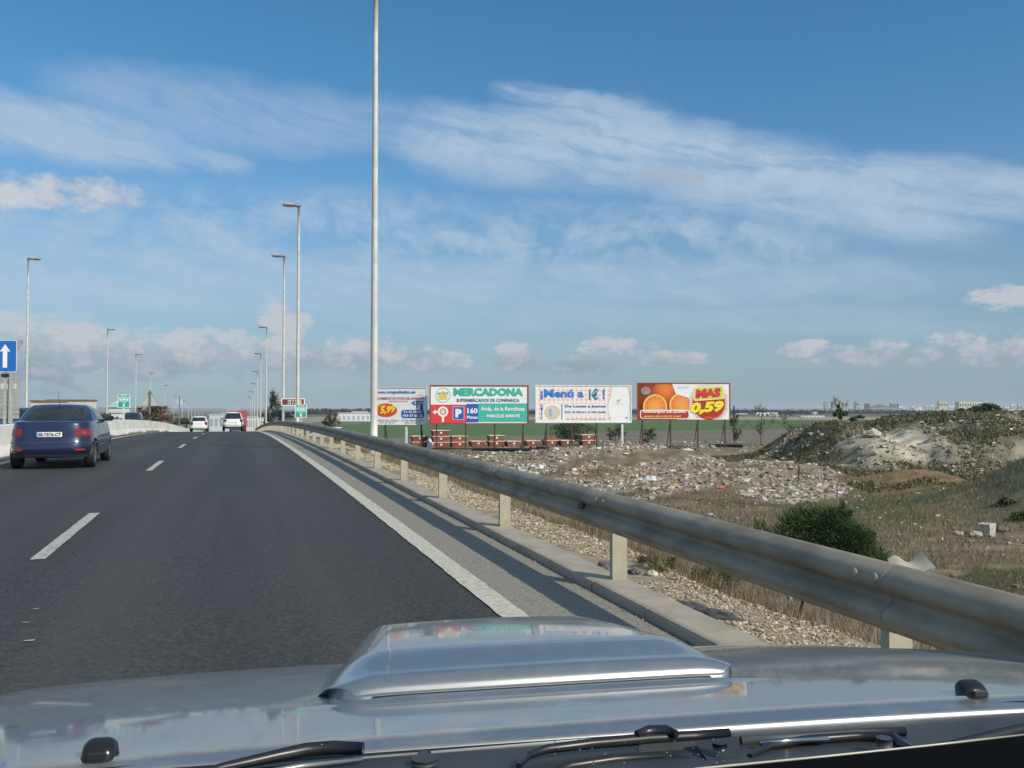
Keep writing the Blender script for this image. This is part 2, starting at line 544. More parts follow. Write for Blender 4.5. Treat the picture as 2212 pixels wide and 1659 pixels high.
def fine_print(box, mat, parent, y=-.03, words=3, seed=1):
    """writing too small and blurred to read: short broken strokes at its place"""
    r = random.Random(seed); x0, z0, x1, z1 = box; q = MB(); x = x0; w = (x1 - x0) / (words * 6)
    while x < x1 - w * .4:
        if r.random() < .16: x += w * .7
        k = r.random(); q.box(x, x + w * .55, y - .003, y, z0 + (z1 - z0) * (0 if k < .7 else .3), z0 + (z1 - z0) * (1 if k > .3 else .75)); x += w * .9
    return q.build('lettering', mat, parent)


# ------------------------------------------------------------------ the ground
def field_colour(x, y, z):
    c, s = math.cos(HEAD), math.sin(HEAD)
    X = x * c - y * s; Z = x * s + y * c
    n1 = fbm(x, y, 9, 21); n2 = fbm(x, y, 2.2, 31); n3 = fbm(x, y, 30, 41)
    def mx(a, b, t):
        t = np.asarray(t)[:, None]; return a * (1 - t) + np.asarray(b) * t
    dry = np.array([0.165, 0.128, 0.080]); grn = np.array([0.066, 0.085, 0.030])
    col = np.tile(dry, (len(x), 1)) * (0.8 + .4 * n2[:, None])
    col = mx(col, grn, smooth((n1 - .52) / .14) * .75)
    col = mx(col, (0.24, 0.17, 0.095), smooth((fbm(x, y, 6, 55) - .60) / .1) * .8)          # bare soil
    # soil hump
    d = np.hypot((X - 16.6) / 4.2, (Z - 38) / 4.0); col = mx(col, (0.22, 0.135, 0.068), smooth(1.25 - d) * .9)
    d = np.hypot((X - 14.5) / 5.0, (Z - 31) / 6.0); col = mx(col, (0.24, 0.155, 0.08), smooth(1.2 - d) * smooth((n2 - .35) / .25) * .7)
    # tracks and pale strip near the boards
    st = smooth(1 - np.abs(Z - (83.5 + .02 * X) - (n3 - .5) * 3) / 1.6) * smooth((62 - Z + 30) / 20)
    col = mx(col, (0.36, 0.32, 0.24), st * .8)
    st = smooth(1 - np.abs(Z - 66 - (n3 - .5) * 6) / 3.5) * smooth((X - 2) / 8)
    col = mx(col, (0.30, 0.22, 0.12), st * .6)
    # far scrub band, then the green field
    scr = smooth((Z - 92) / 6) * (1 - smooth((Z - 400) / 100))
    col = mx(col, np.array([0.155, 0.135, 0.095]), scr * .75)
    edge = 121 + 0.55 * np.clip(X, -60, 60) + (n3 - .5) * 8 + smooth((X - 8) / 10) * 20
    f = smooth((Z - edge) / 4) * (1 - smooth((Z - 330 - (n3 - .5) * 30) / 12)) * smooth((X + 42) / 4)
    col = mx(col, np.array([0.066, 0.125, 0.026]), f)
    far = smooth((Z - 345) / 15)
    col = mx(col, np.array([0.30, 0.27, 0.19]), far * smooth(1 - (Z - 500) / 60) * .9)
    fr2 = smooth((Z - 520) / 60)
    col = mx(col, np.array([0.10, 0.10, 0.065]), fr2)
    # spoil heap: pale debris face, green top
    h = mound(X, Z)
    on = smooth((X - 14.5) / 3) * smooth((Z - 39) / 2) * (1 - smooth((Z - 66) / 6))
    pal = smooth((fbm(x, y, 1.5, 77) - .42) / .15)
    col = mx(col, np.array([0.255, 0.225, 0.17]) , on * pal * .8)
    col = mx(col, np.array([0.13, 0.12, 0.075]), on * smooth((fbm(x, y, .9, 131) - .5) / .1) * .7)
    col = mx(col, np.array([0.105, 0.105, 0.055]), on * smooth((h - 1.35) / .6) * smooth((fbm(x, y, 2.4, 91) - .38) / .15) * .9)
    cl = np.exp(-((X - 19.6 - (n2 - .5) * 3) / 2.1) ** 4 - ((h - 1.35 - (n2 - .5) * 1.0) / .62) ** 4) * smooth((Z - 42) / 2) * (1 - smooth((Z - 51) / 3))
    col = mx(col, np.array([0.50, 0.44, 0.34]) * (0.62 + .7 * fbm(x, y, .5, 133)[:, None]), np.clip(cl * (0.6 + .8 * n2), 0, 1))
    bank = np.exp(-((X - 19.5) / 5) ** 2 - ((Z - 29) / 5.5) ** 2)
    col = mx(col, np.array([0.055, 0.070, 0.028]), np.clip(bank * 1.5, 0, 1) * smooth((n2 - .3) / .2) * .85)
    # rubble ground
    col = mx(col, np.array([0.30, 0.255, 0.19]), in_rub(X, Z) * .75 * (0.6 + .5 * n2))
    return np.clip(col, 0.005, 1)


ground_mat = material('ground_soil_and_grass', (0.62, 0.62, 0.62), (1.30, 1.28, 1.22), 1.6, 0.95, bump=0.5, bscale=6, attr='Col', detail=8, lo=.3, hi=.7)
radii = [0.0] + list(1.5 * 1.021 ** np.arange(0, 420))
radii = np.unique(np.round(np.array([r for r in radii if r < 9000 and not 37 < r < 62] + list(np.arange(37, 62, .26))), 4))
ca = math.degrees(HEAD)
angs = np.concatenate([np.arange(-34, 34, 0.22), np.arange(34, 326, 4.0)]) + ca
A_ = np.radians(angs)
rr, aa = np.meshgrid(radii, A_, indexing='ij')
gx, gy = (rr * np.sin(aa)).ravel(), (rr * np.cos(aa)).ravel()
gz = terrain(gx, gy)
ground = np_mesh('ground', np.stack([gx, gy, gz], 1), grid_faces(len(radii), len(A_), True)[:, ::-1], ground_mat, smooth_=True, col=field_colour(gx, gy, gz))
tag(ground, kind='structure')

# ------------------------------------------------------------------ the road
asph = bpy.data.materials.new('asphalt'); asph.use_nodes = True
t = asph.node_tree; b = t.nodes['Principled BSDF']
tc = t.nodes.new('ShaderNodeTexCoord')
mp = t.nodes.new('ShaderNodeMapping'); mp.inputs['Scale'].default_value = (1, .06, 1); t.links.new(tc.outputs['Object'], mp.inputs[0])
lane = noise(t, mp.outputs[0], 1.6, 6).step(.38, .62)
fine = noise(t, tc.outputs['Object'], 90, 3, .7)
med = noise(t, tc.outputs['Object'], 14, 4, .7)
v_ = t.nodes.new('ShaderNodeTexVoronoi'); v_.inputs['Scale'].default_value = 70; t.links.new(tc.outputs['Object'], v_.inputs[0])
peb = S(t, v_.outputs['Color'])._m('MULTIPLY', 1.0)
base = mixc(t, lane, (0.024, 0.0245, 0.0235), (0.040, 0.0395, 0.037))
base = mixc(t, (fine.step(.35, .75) * .6), base, (0.060, 0.059, 0.055))
base = mixc(t, med.step(.45, .7) * .4, base, (0.018, 0.019, 0.0195))
gr2 = noise(t, tc.outputs['Object'], 30, 2, .8)
base = mixc(t, gr2.step(.50, .68) * .75, base, (0.075, 0.072, 0.065))
base = mixc(t, gr2.step(.50, .34) * .7, base, (0.012, 0.0125, 0.013))
sx = node(t, 'ShaderNodeSeparateXYZ'); t.links.new(tc.outputs['Object'], sx.inputs[0]); wx = S(t, sx.outputs[0])
trk = (wx._m('PINGPONG', 1.8) - 0.85)._m('ABSOLUTE').step(0.42, 0.12) * (noise(t, mp.outputs[0], 0.9, 5) * 1.2)
base = mixc(t, trk * .45, base, (0.062, 0.060, 0.055))
oil = (wx._m('PINGPONG', 1.8)).step(0.40, 0.05) * noise(t, mp.outputs[0], 2.2, 5).step(.35, .7)
base = mixc(t, oil * .35, base, (0.016, 0.016, 0.016))
t.links.new(base.k, b.inputs['Base Color']); b.inputs['Roughness'].default_value = 0.78
bn = t.nodes.new('ShaderNodeBump'); bn.inputs['Strength'].default_value = .5; bn.inputs['Distance'].default_value = .01
t.links.new(fine.k, bn.inputs['Height']); t.links.new(bn.outputs[0], b.inputs['Normal'])
M['shoulder'] = material('shoulder_asphalt', (0.155, 0.145, 0.123), (0.285, 0.262, 0.218), 48, 0.85, bump=.4, bscale=80, detail=7)
M['line'] = material('road_paint', (0.52, 0.49, 0.40), (0.36, 0.34, 0.28), 22, 0.7, detail=8, lo=.42, hi=.68)
M['line_far'] = material('road_paint_worn', (0.42, 0.41, 0.36), (0.16, 0.155, 0.14), 26, 0.7, detail=8, lo=.45, hi=.75)


def strip(name, x0, x1, y0, y1, dz, mat, nx=1, parent=None, step=2.0, wob=0.0):
    ys = np.arange(y0, y1 + 1e-6, step) if y1 - y0 > step else np.array([y0, y1]); 
    if ys[-1] < y1 - 1e-3: ys = np.append(ys, y1)
    xs = np.linspace(x0, x1, nx + 1)
    X, Y = np.meshgrid(xs, ys, indexing='xy')
    if wob: 
        X = X + (np.arange(nx + 1)[None, :] / nx - .5) * 2 * (rng.random((len(ys), 1)) - .5) * wob
    v = np.stack([X.ravel(), Y.ravel(), zr(Y.ravel()) + dz], 1)
    return np_mesh(name, v, grid_faces(len(ys), nx + 1), mat, parent)


road = tag(strip('road', -5.9, 2.69, -20, 690, 0.0, asph, 4), kind='structure')
tag(strip('road_shoulder', 1.93, 2.688, -20, 400, 0.004, M['shoulder'], 2), kind='structure')
tag(strip('opposite_road', -17.2, -6.65, -20, 690, 0.0, asph, 4), kind='structure')
el_ = strip('edge_line', 1.77, 1.96, -20, 400, 0.009, M['line'], 2, step=.12, wob=.010); tag(el_, kind='structure')
el_ = strip('edge_line', -5.42, -5.24, -20, 400, 0.006, M['line'], 1); tag(el_, kind='structure')
for k in range(-1, 20):
    y0 = 9.7 + 12.0 * k
    d = strip('lane_dash', -1.80, -1.67, y0, y0 + 3.8, 0.006, M['line_far'], 2, step=.12, wob=.008)
    tag(d, kind='structure', group='dashed lane line')
# skid-tinted debris flakes on the asphalt
fl = MB()
for (u, v, w) in ((55, 1348, .10), (65, 1385, .13), (78, 1320, .09), (330, 1172, .04), (395, 1180, .05), (545, 1270, .03)):
    p = G(u, v, float(zr(6)) + .008)
    n = 7; vv = []
    for i in range(n):
        a = 2 * math.pi * i / n
        vv.append((p.x + w * .28 * math.cos(a) * (.7 + .5 * random.random()), p.y + w * .22 * math.sin(a) * (.7 + .5 * random.random()), float(zr(p.y)) + .008))
    fl.add(vv, [tuple(range(n))])
o = fl.build('road_grit', flat('pale_grit', (.30, .24, .17))); tag(o, 'pale flakes of grit scattered on the dark asphalt lane', 'grit', kind='stuff')

# kerb: one stone per metre
kerb = empty('kerb', (0, 0, 0)); tag(kerb, kind='structure')
km = []
for j in range(5):
    q = MB(); zt, zb = .078 + .004 * random.random(), -.16
    xj = .006 * random.random()
    prof = [(2.690 + xj, zb), (2.700 + xj, zt - .03), (2.712 + xj, zt - .008), (2.735 + xj, zt), (2.990, zt + .004), (2.992, zb)]
    v = [(x, y, z) for y in (0.006, .994) for x, z in prof]; n = len(prof)
    q.add(v, [tuple(range(n)), tuple(range(2 * n - 1, n - 1, -1))] + [(i, i + n, (i + 1) % n + n, (i + 1) % n) for i in range(n)])
    km.append(q.mesh('kerb_stone', M['concrete']))
for k in range(0, 150):
    o = link(bpy.data.objects.new('kerb_stone', km[k % 5]), kerb)
    y = -3 + k; o.location = (0, y, float(zr(y)) + .0)
    o.rotation_euler.x = math.atan(float(zr(y + 1) - zr(y)))

# gravel verge behind the kerb, its edge breaking down the embankment
M['gravel_ground'] = material('gravel_soil', (0.30, 0.245, 0.165), (0.19, 0.155, 0.11), 9, .95, bump=.8, bscale=30, detail=8)
ys = np.arange(-6, 112, .16); ts = np.linspace(0, 1, 15)
Yg, Tg = np.meshgrid(ys, ts, indexing='ij')
Xg = 2.985 + Tg ** 1.3 * 3.2
edge_x = 3.66 + (fbm(Yg, Yg * 0, 2.5, 61) - .5) * .5
Zg = zr(Yg) + .04 + (fbm(Xg, Yg, .5, 62) - .5) * .07 - .07 * Tg
Zg = Zg - .42 * np.clip(Xg - edge_x, 0, None) ** 1.15
Zg = np.where(Tg > .8, np.minimum(Zg, terrain(Xg, Yg) - .03), np.maximum(Zg, np.where(Xg > 3.8, terrain(Xg, Yg) - .02, -99)))
verge = np_mesh('gravel_verge', np.stack([Xg.ravel(), Yg.ravel(), Zg.ravel()], 1), grid_faces(len(ys), len(ts))[:, ::-1], M['gravel_ground'], smooth_=True)
tag(verge, kind='structure')


def surf_z(x, y):
    """height of whatever ground is on top right of the kerb"""
    x = np.asarray(x, float); y = np.asarray(y, float)
    t_ = np.clip((x - 2.985) / 3.2, 0, 1) ** (1 / 1.3)
    ex = 3.66 + (fbm(y, y * 0, 2.5, 61) - .5) * .5
    z = zr(y) + .04 + (fbm(x, y, .5, 62) - .5) * .07 - .07 * t_ - .42 * np.clip(x - ex, 0, None) ** 1.15
    tz = terrain(x, y)
    return np.where(x < 3.8, z, np.where(t_ < .8, np.maximum(z, tz - .02), tz))


# ------------------------------------------------------------------ stones, in bulk
ico_v = None


def ico():
    p = (1 + 5 ** .5) / 2
    v = np.array([(-1, p, 0), (1, p, 0), (-1, -p, 0), (1, -p, 0), (0, -1, p), (0, 1, p), (0, -1, -p), (0, 1, -p), (p, 0, -1), (p, 0, 1), (-p, 0, -1), (-p, 0, 1)], float)
    f = np.array([(0, 11, 5), (0, 5, 1), (0, 1, 7), (0, 7, 10), (0, 10, 11), (1, 5, 9), (5, 11, 4), (11, 10, 2), (10, 7, 6), (7, 1, 8), (3, 9, 4), (3, 4, 2), (3, 2, 6), (3, 6, 8), (3, 8, 9),
                  (4, 9, 5), (2, 4, 11), (6, 2, 10), (8, 6, 7), (9, 8, 1)])
    return v / np.linalg.norm(v, axis=1)[:, None], f


ICO_V, ICO_F = ico()
CUBE_V = np.array([(x, y, z) for x in (-1, 1) for y in (-1, 1) for z in (-1, 1)], float) * .62
CUBE_F = np.array([(0, 1, 3), (0, 3, 2), (4, 6, 7), (4, 7, 5), (0, 4, 5), (0, 5, 1), (2, 3, 7), (2, 7, 6), (0, 2, 6), (0, 6, 4), (1, 5, 7), (1, 7, 3)])


def stones(name, pos, size, cols, mat, parent=None, flatness=.7, boxy=False, sink=.25):
    n = len(pos); bv, bf = (CUBE_V, CUBE_F) if boxy else (ICO_V, ICO_F)
    v = np.repeat(bv[None], n, 0) * (1 + (rng.random((n, len(bv), 1)) - .5) * (.45 if boxy else .5))
    sc = np.stack([.7 + .7 * rng.random(n), .6 + .6 * rng.random(n), flatness * (.6 + .6 * rng.random(n))], 1) * size[:, None]
    v = v * sc[:, None, :]
    a, bb = rng.random(n) * 6.283, (rng.random(n) - .5) * 1.1
    ca_, sa_, cb, sb = np.cos(a), np.sin(a), np.cos(bb), np.sin(bb)
    x, y, z = v[..., 0], v[..., 1], v[..., 2]
    y, z = y * cb[:, None] - z * sb[:, None], y * sb[:, None] + z * cb[:, None]
    x, y = x * ca_[:, None] - y * sa_[:, None], x * sa_[:, None] + y * ca_[:, None]
    v = np.stack([x, y, z], -1) + pos[:, None, :]
    v[..., 2] += (size * flatness * (1 - sink) * .5)[:, None]
    f = (bf[None] + (np.arange(n) * len(bv))[:, None, None]).reshape(-1, 3)
    return np_mesh(name, v.reshape(-1, 3), f, mat, parent, col=np.repeat(cols, len(bv), 0))


def palette(n, cols, w=None, var=.18):
    c = np.array(cols)[rng.choice(len(cols), n, p=None if w is None else np.array(w) / sum(w))]
    return c * (1 + (rng.random((n, 1)) - .5) * 2 * var)


stone_mat = material('stone', (.8, .8, .8), (1.1, 1.1, 1.1), 20, .9, attr='Col')
# gravel
n = 34000
gy_ = 1.0 + 34 * rng.random(n) ** 1.7; gx_ = 3.0 + rng.random(n) * 0.72 + (rng.random(n) < .10) * rng.random(n) * .5
keep = fbm(gx_, gy_, .8, 71) + (gx_ - 3.0) * .35 > .47; gx_, gy_ = gx_[keep], gy_[keep]; n = len(gx_)
sz = (.005 + .0125 * rng.random(n) ** 2.4) * (1 + np.clip(gy_ - 8, 0, 20) * .04)
o = stones('gravel', np.stack([gx_, gy_, surf_z(gx_, gy_)], 1), sz, palette(n, [(.46, .37, .25), (.38, .30, .20), (.56, .48, .36), (.26, .21, .15), (.13, .12, .11)], (4, 3, 2, 2, .6)), stone_mat)
tag(o, 'loose pale tan gravel strip between the concrete kerb and the grass', 'gravel', kind='stuff')
# bits washed against the kerb
n = 700; gy_ = 2 + 40 * rng.random(n) ** 1.5; gx_ = 2.64 + .05 * rng.random(n)
o = stones('kerb_grit', np.stack([gx_, gy_, zr(gy_) + .004], 1), .004 + .007 * rng.random(n), palette(n, [(.25, .21, .15), (.15, .13, .1), (.36, .31, .23)]), stone_mat)
tag(o, 'fine grit and soil lying along the foot of the kerb', 'grit', kind='stuff')


def rock(name, p, sx, sy, sz_, col, label, cat, group=None, rz=0, seed=0, boxy=False, tilt=0):
    """one faceted stone or block"""
    r = random.Random(seed); q = MB()
    if boxy:
        bv, bf = CUBE_V / .62, CUBE_F; j = .10
        v = [(x * sx / 2 * (1 + j * (r.random() - .5)), y * sy / 2 * (1 + j * (r.random() - .5)), (z + 1) * sz_ / 2 * (1 + j * (r.random() - .5))) for x, y, z in bv]
        q.add(v, [tuple(x) for x in bf])
    else:
        import bmesh
        bm = bmesh.new(); bmesh.ops.create_icosphere(bm, subdivisions=3, radius=1)
        for w in bm.verts:
            k = 1 + .5 * (float(vnoise(w.co.x * 1.3 + seed, w.co.y * 1.3 + w.co.z, .6, seed)) - .5) + .25 * (float(vnoise(w.co.x + seed, w.co.y * 1.7 + w.co.z * 2, .22, seed + 3)) - .5)
            w.co = Vector((w.co.x * sx / 2, w.co.y * sy / 2, w.co.z * sz_ / 2)) * k
        q.add([w.co + Vector((0, 0, sz_ * .3)) for w in bm.verts], [tuple(x.index for x in f.verts) for f in bm.faces]); bm.free()
    o = q.build(name, flat('rock_' + name, col, .95, var=.3, scale=14, bump=.5, bscale=30))
    o.location = p; o.rotation_euler = (tilt, 0, rz)
    return tag(o, label, cat, group)


# ------------------------------------------------------------------ guardrail
PS = 3.28; PY0 = 3.71 - 3 * PS
rail = empty('guardrail', (2.95, 3.71, 0))
rail.location = (0, 0, 0)
tag(rail, 'long weathered steel crash barrier with wave profile beam along the right kerb', 'guardrail')
prof = [(.004, .0), (.010, .012), (.045, .034), (.074, .052), (.083, .072), (.080, .095), (.062, .116), (.026, .136), (.018, .155), (.026, .174), (.062, .194), (.080, .215), (.083, .238),
        (.074, .262), (.045, .287), (.016, .305), (.004, .311)]


def rail_mesh(L):
    q = MB(); n = len(prof); segs = 4
    ring = [(-d, z) for d, z in prof] + [(-d + .006, z) for d, z in reversed(prof)]
    m = len(ring); v = []
    for i in range(segs + 1):
        for x, z in ring: v.append((x, L * i / segs, z))
    f = [(i * m + k, i * m + (k + 1) % m, (i + 1) * m + (k + 1) % m, (i + 1) * m + k) for i in range(segs) for k in range(m)]
    q.add(v, f, True)
    for e in (0, segs):
        for k in range(n - 1):
            q.add([v[e * m + k], v[e * m + k + 1], v[e * m + m - 2 - k], v[e * m + m - 1 - k]], [(0, 1, 2, 3)])
    return q.mesh('rail_section', M['galv'])


RM = rail_mesh(PS + .16)
# C-shaped post with rolled lips
pm = MB()
cs = [(-.062, .03), (-.062, -.03), (.062, -.03), (.062, .03), (.056, .03), (.056, -.024), (-.056, -.024), (-.056, .03)]
v = [(x, y, z) for z in (-.5, .60) for x, y in cs]; k8 = 8
pm.add(v, [(0, 1, 6, 7), (1, 2, 5, 6), (2, 3, 4, 5)] + [(8 + a, 8 + b_, 8 + c_, 8 + d_) for a, b_, c_, d_ in ((7, 6, 1, 0), (6, 5, 2, 1), (5, 4, 3, 2))] + [(i, (i + 1) % 8, (i + 1) % 8 + 8, i + 8) for i in range(8)])
PM = pm.mesh('post', M['post'])
bm_ = MB(); 
bm_.add([(-.0 - .014 * math.cos(a) * s_, .024 * math.cos(t_) * math.sin(a), .024 * math.sin(t_) * math.sin(a)) for s_ in (1,) for a in (0.001, .5, 1.0, 1.57) for t_ in [6.2832 * k / 8 for k in range(8)]],
        [(i * 8 + k, i * 8 + (k + 1) % 8, (i + 1) * 8 + (k + 1) % 8, (i + 1) * 8 + k) for i in range(3) for k in range(8)], True)
BMH = bm_.mesh('bolt', flat('bolt_steel', (.33, .28, .20), .6))
sp = MB(); sp.bbox(.001, .028, -.05, .05, .0, .07, .008); SPM = sp.mesh('spacer', M['galv'])
sq = MB(); sq.box(-.082, 0.0, -.03, .03, .30, .305)
RZ = .46
posts_y = [3.71 + PS * k for k in range(-3, 40)]
for i, y in enumerate(posts_y):
    z = float(zr(y)) + .095; z2 = float(zr(y + PS)) + .095
    o = link(bpy.data.objects.new('post', PM), rail); o.location = (2.925, y, z + .03)
    o = link(bpy.data.objects.new('rail_section', RM), rail)
    o.location = (2.862 - .005 * (i % 2), y - .08, z + .355); o.rotation_euler.x = math.atan((z2 - z) / PS)
    o.rotation_euler.y = random.uniform(-.012, .012)
    o = link(bpy.data.objects.new('spacer', SPM), rail); o.location = (2.862, y, z + .475)
    if y < 22:
        for (dy, dz_) in ((-.045, .238), (.10, .238), (-.045, .072), (.10, .072)):
            if dz_ < .1 and i % 2: continue
            o = link(bpy.data.objects.new('bolt', BMH), rail); o.location = (2.862 - .083, y + dy, z + .355 + dz_ + .01)
# small marker bracket in the groove
mk = MB(); mk.bbox(-.03, .0, -.045, .045, 0, .10, .01)
o = mk.build('reflector_bracket', M['plastic'], rail); o.location = (2.862 - .022, 7.55, float(zr(7.5)) + .10 + .355 + .11)

# ------------------------------------------------------------------ median wall
wall = empty('median_wall', (0, 0, 0)); tag(wall, 'low white concrete barrier wall along the middle of the motorway', 'wall')
M['wall_white'] = material('whitewashed_concrete', (0.74, 0.72, 0.67), (0.58, 0.56, 0.50), 1.2, .9, bump=.15, bscale=20, stretch=(1, .4, 1.5), lo=.3, hi=.75)
wp = [(-5.98, -.02), (-6.0, .07), (-6.10, .30), (-6.15, .84), (-6.17, .86), (-6.38, .86), (-6.40, .84), (-6.45, .30), (-6.55, .07), (-6.57, -.02)]
for k in range(0, 17):
    y0 = 4 + k * 12.0; q = MB(); n = len(wp); yy = [y0 + .015, y0 + 4, y0 + 8, y0 + 11.985]
    v = [(x, y, z + float(zr(y))) for y in yy for x, z in wp]
    q.add(v, [tuple(range(n)), tuple(range(4 * n - 1, 3 * n - 1, -1))] + [(j * n + i, (j + 1) * n + i, (j + 1) * n + (i + 1) % n, j * n + (i + 1) % n) for j in range(3) for i in range(n)])
    q.build('wall_section', M['wall_white'], wall)
# soil and weeds at its foot
q = strip('soil_strip', -6.02, -5.75, 3, 120, .012, material('median_soil', (.22, .18, .12), (.12, .11, .07), 6, .95), 2, step=.4, wob=.10); tag(q, kind='structure')


def blades(name, pos, h, w, cols, mat, parent=None, lean=.35, n_per=1):
    """thin tapered blades: one triangle each pair"""
    n = len(pos); a = rng.random(n) * 6.283; l = rng.random(n) * lean
    d = np.stack([np.cos(a), np.sin(a), np.zeros(n)], 1); s_ = np.stack([-np.sin(a + 1), np.cos(a + 1), np.zeros(n)], 1)
    top = pos + d * (h * l)[:, None] + np.array([0, 0, 1.0]) * h[:, None]
    v = np.stack([pos - s_ * w[:, None] / 2, pos + s_ * w[:, None] / 2, top], 1).reshape(-1, 3)
    return np_mesh(name, v, np.arange(3 * n).reshape(-1, 3), mat, parent, col=np.repeat(cols, 3, 0))


grass_mat = material('grass_blade', (.85, .85, .85), (1.1, 1.1, 1.1), 1, .85, attr='Col', spec=.2)
n = 5000; wy = 6 + 90 * rng.random(n) ** 1.4; wx = -5.96 + rng.random(n) * .18
keep = fbm(wx * 0, wy, 3, 88) > .5; wx, wy = wx[keep], wy[keep]; n = len(wx)
o = blades('weeds', np.stack([wx, wy, zr(wy)], 1), .05 + .16 * rng.random(n), np.full(n, .012), palette(n, [(.10, .12, .05), (.20, .17, .09)]), grass_mat)
tag(o, 'weeds sprouting along the foot of the white median wall', 'weeds', kind='stuff')

# ------------------------------------------------------------------ grass on the embankment and waste ground
def scatter_cam(n, zmin, zmax, umin=-900, umax=1250, pw=1.0):
    """random ground points in the wedge ahead, evenly spread in area"""
    Z = np.sqrt(zmin ** 2 + (zmax ** 2 - zmin ** 2) * rng.random(n) ** pw); k = umin + (umax - umin) * rng.random(n)
    X = k / FPX * Z
    return X * RT.x + Z * FH.x, X * RT.y + Z * FH.y, X, Z


def dry_cols(x, y, green):
    n = len(x); g = np.clip(smooth((fbm(x, y, 3.0, 23) - .50) / .12) * .8 + green, 0, 1)
    c = palette(n, [(.24, .185, .115), (.17, .13, .085), (.31, .255, .17), (.13, .095, .065)], (4, 4, 2, 2), .25)
    cg = palette(n, [(.085, .105, .035), (.06, .085, .03), (.12, .13, .05)], None, .25)
    pick = (rng.random(n) < g)[:, None]
    return np.where(pick, cg, c)


for nm, n, z0_, z1_, hh, ww in (('dry_grass', 150000, 4.5, 20, .13, .006), ('dry_grass', 120000, 20, 44, .14, .013)):
    x, y, X, Z = scatter_cam(n, z0_, z1_, -500, 1300)
    k = (x > 3.50 + (fbm(y, y * 0, 2.5, 61) - .5) * .5 + rng.random(n) * .4)
    rub = in_rub(X, Z)
    hmp = np.hypot((X - 16.6) / 3, (Z - 38) / 3) < 1
    k &= ~(rub & (rng.random(n) < .92)) & ~(hmp & (rng.random(n) < .7)) & (fbm(x, y, 1.2, 101) > .33)
    x, y, X, Z = x[k], y[k], X[k], Z[k]; n = len(x)
    bank = np.exp(-((X - 19.5) / 5) ** 2 - ((Z - 29) / 5.5) ** 2)
    o = blades(nm, np.stack([x, y, surf_z(x, y) - .01], 1), hh * (.4 + rng.random(n) * 1.1), ww * (.6 + .8 * rng.random(n)), dry_cols(x, y, bank * .8), grass_mat, lean=.9)
    tag(o, ('withered brown grass covering the embankment behind the crash barrier' if z1_ < 30 else 'thin brown and green grass across the waste ground further off'), 'grass', kind='stuff')

# weeds over the spoil heap and between the rubble
n = 100000; x, y, X, Z = scatter_cam(n, 36, 68, 380, 1300)
h_ = mound(X, Z); dens = fbm(x, y, 2.2, 91)
k = (dens > .475 - .10 * smooth((h_ - 1.2) / 1.0)) & (X > 13.5)
cl = (X > 17.3) & (X < 21.8) & (h_ > .7) & (h_ < 2.0) & (Z < 51); k &= ~(cl & (rng.random(n) < .93))
x, y, X, Z, h_ = x[k], y[k], X[k], Z[k], h_[k]; n = len(x)
o = blades('heap_weeds', np.stack([x, y, terrain(x, y) - .02], 1), .07 + .15 * rng.random(n) ** 1.6, .06 + .07 * rng.random(n),
           palette(n, [(.095, .110, .042), (.14, .135, .065), (.22, .18, .115), (.07, .08, .035)], (4, 3, 4, 2), .25), grass_mat, lean=1.6)
tag(o, 'low green and brown weeds growing over the spoil heap', 'weeds', kind='stuff')
n = 26000; x, y, X, Z = scatter_cam(n, 36, 95, -200, 700)
k = fbm(x, y, 5, 93) > .52
x, y, X, Z = x[k], y[k], X[k], Z[k]; n = len(x)
o = blades('green_weeds', np.stack([x, y, terrain(x, y) - .02], 1), .06 + .16 * rng.random(n) ** 2, .04 + .05 * rng.random(n), palette(n, [(.085, .105, .035), (.13, .125, .055), (.20, .16, .09)], (3, 3, 2), .2), grass_mat, lean=.9)
tag(o, 'patchy green weeds among the rubble beneath the billboards', 'weeds', kind='stuff')

# rubble: pale broken stone, brick and plaster
def rubble(nm, n, zmin, zmax, umin, umax, test, smin, smax, cols, w, label, boxfrac=.5):
    x, y, X, Z = scatter_cam(n, zmin, zmax, umin, umax)
    k = test(X, Z, x, y); x, y, X, Z = x[k], y[k], X[k], Z[k]; n = len(x)
    s_ = smin * (.7 + .8 * fbm(x, y, 1.1, 141)) + (smax * 1.1 - smin) * rng.random(n) ** 14 + .022 * rng.random(n) ** 2
    o = stones(nm, np.stack([x, y, terrain(x, y)], 1), s_, palette(n, cols, w, .2), stone_mat, flatness=.6, boxy=True, sink=.5)
    return tag(o, label, 'rubble', kind='stuff')


pale = [(.42, .36, .27), (.33, .275, .205), (.54, .49, .41), (.32, .19, .13), (.19, .155, .12), (.68, .66, .62)]


rubble('rubble', 150000, 30, 72, -160, 800, lambda X, Z, x, y: in_rub(X, Z) & (fbm(x, y, .9, 143) > .40 + .14 * rng.random(len(X)) - .07), .020, .15, pale, (5, 4, 3, 1.2, 3, 1.0), 'wide spread of pale broken stone and brick rubble on the waste ground')
rubble('heap_rubble', 60000, 38, 60, 480, 1300, lambda X, Z, x, y: (X > 14.5) & (fbm(x, y, 1.7, 77) > .44 + .12 * smooth((18.5 - X) / 1.5)) & (mound(X, Z) > .12) & (mound(X, Z) < 3.3) & (rng.random(len(X)) < 1.0 - .25 * mound(X, Z)) & ~((X > 17.6) & (X < 22.2) & (mound(X, Z) > .8) & (rng.random(len(X)) < .5)),
       .02, .15, [(.42, .37, .28), (.34, .29, .22), (.52, .48, .40), (.30, .22, .16), (.20, .17, .13), (.6, .59, .56)], (5, 4, 2, .5, 3, .5), 'pale stones and broken concrete embedded in the face of the spoil heap')
rubble('far_debris', 5000, 62, 100, -300, 650, lambda X, Z, x, y: fbm(x, y, 6, 113) > .55, .04, .22, pale, (5, 4, 3, 1, 1, 2), 'scattered pale stones around the feet of the billboards')
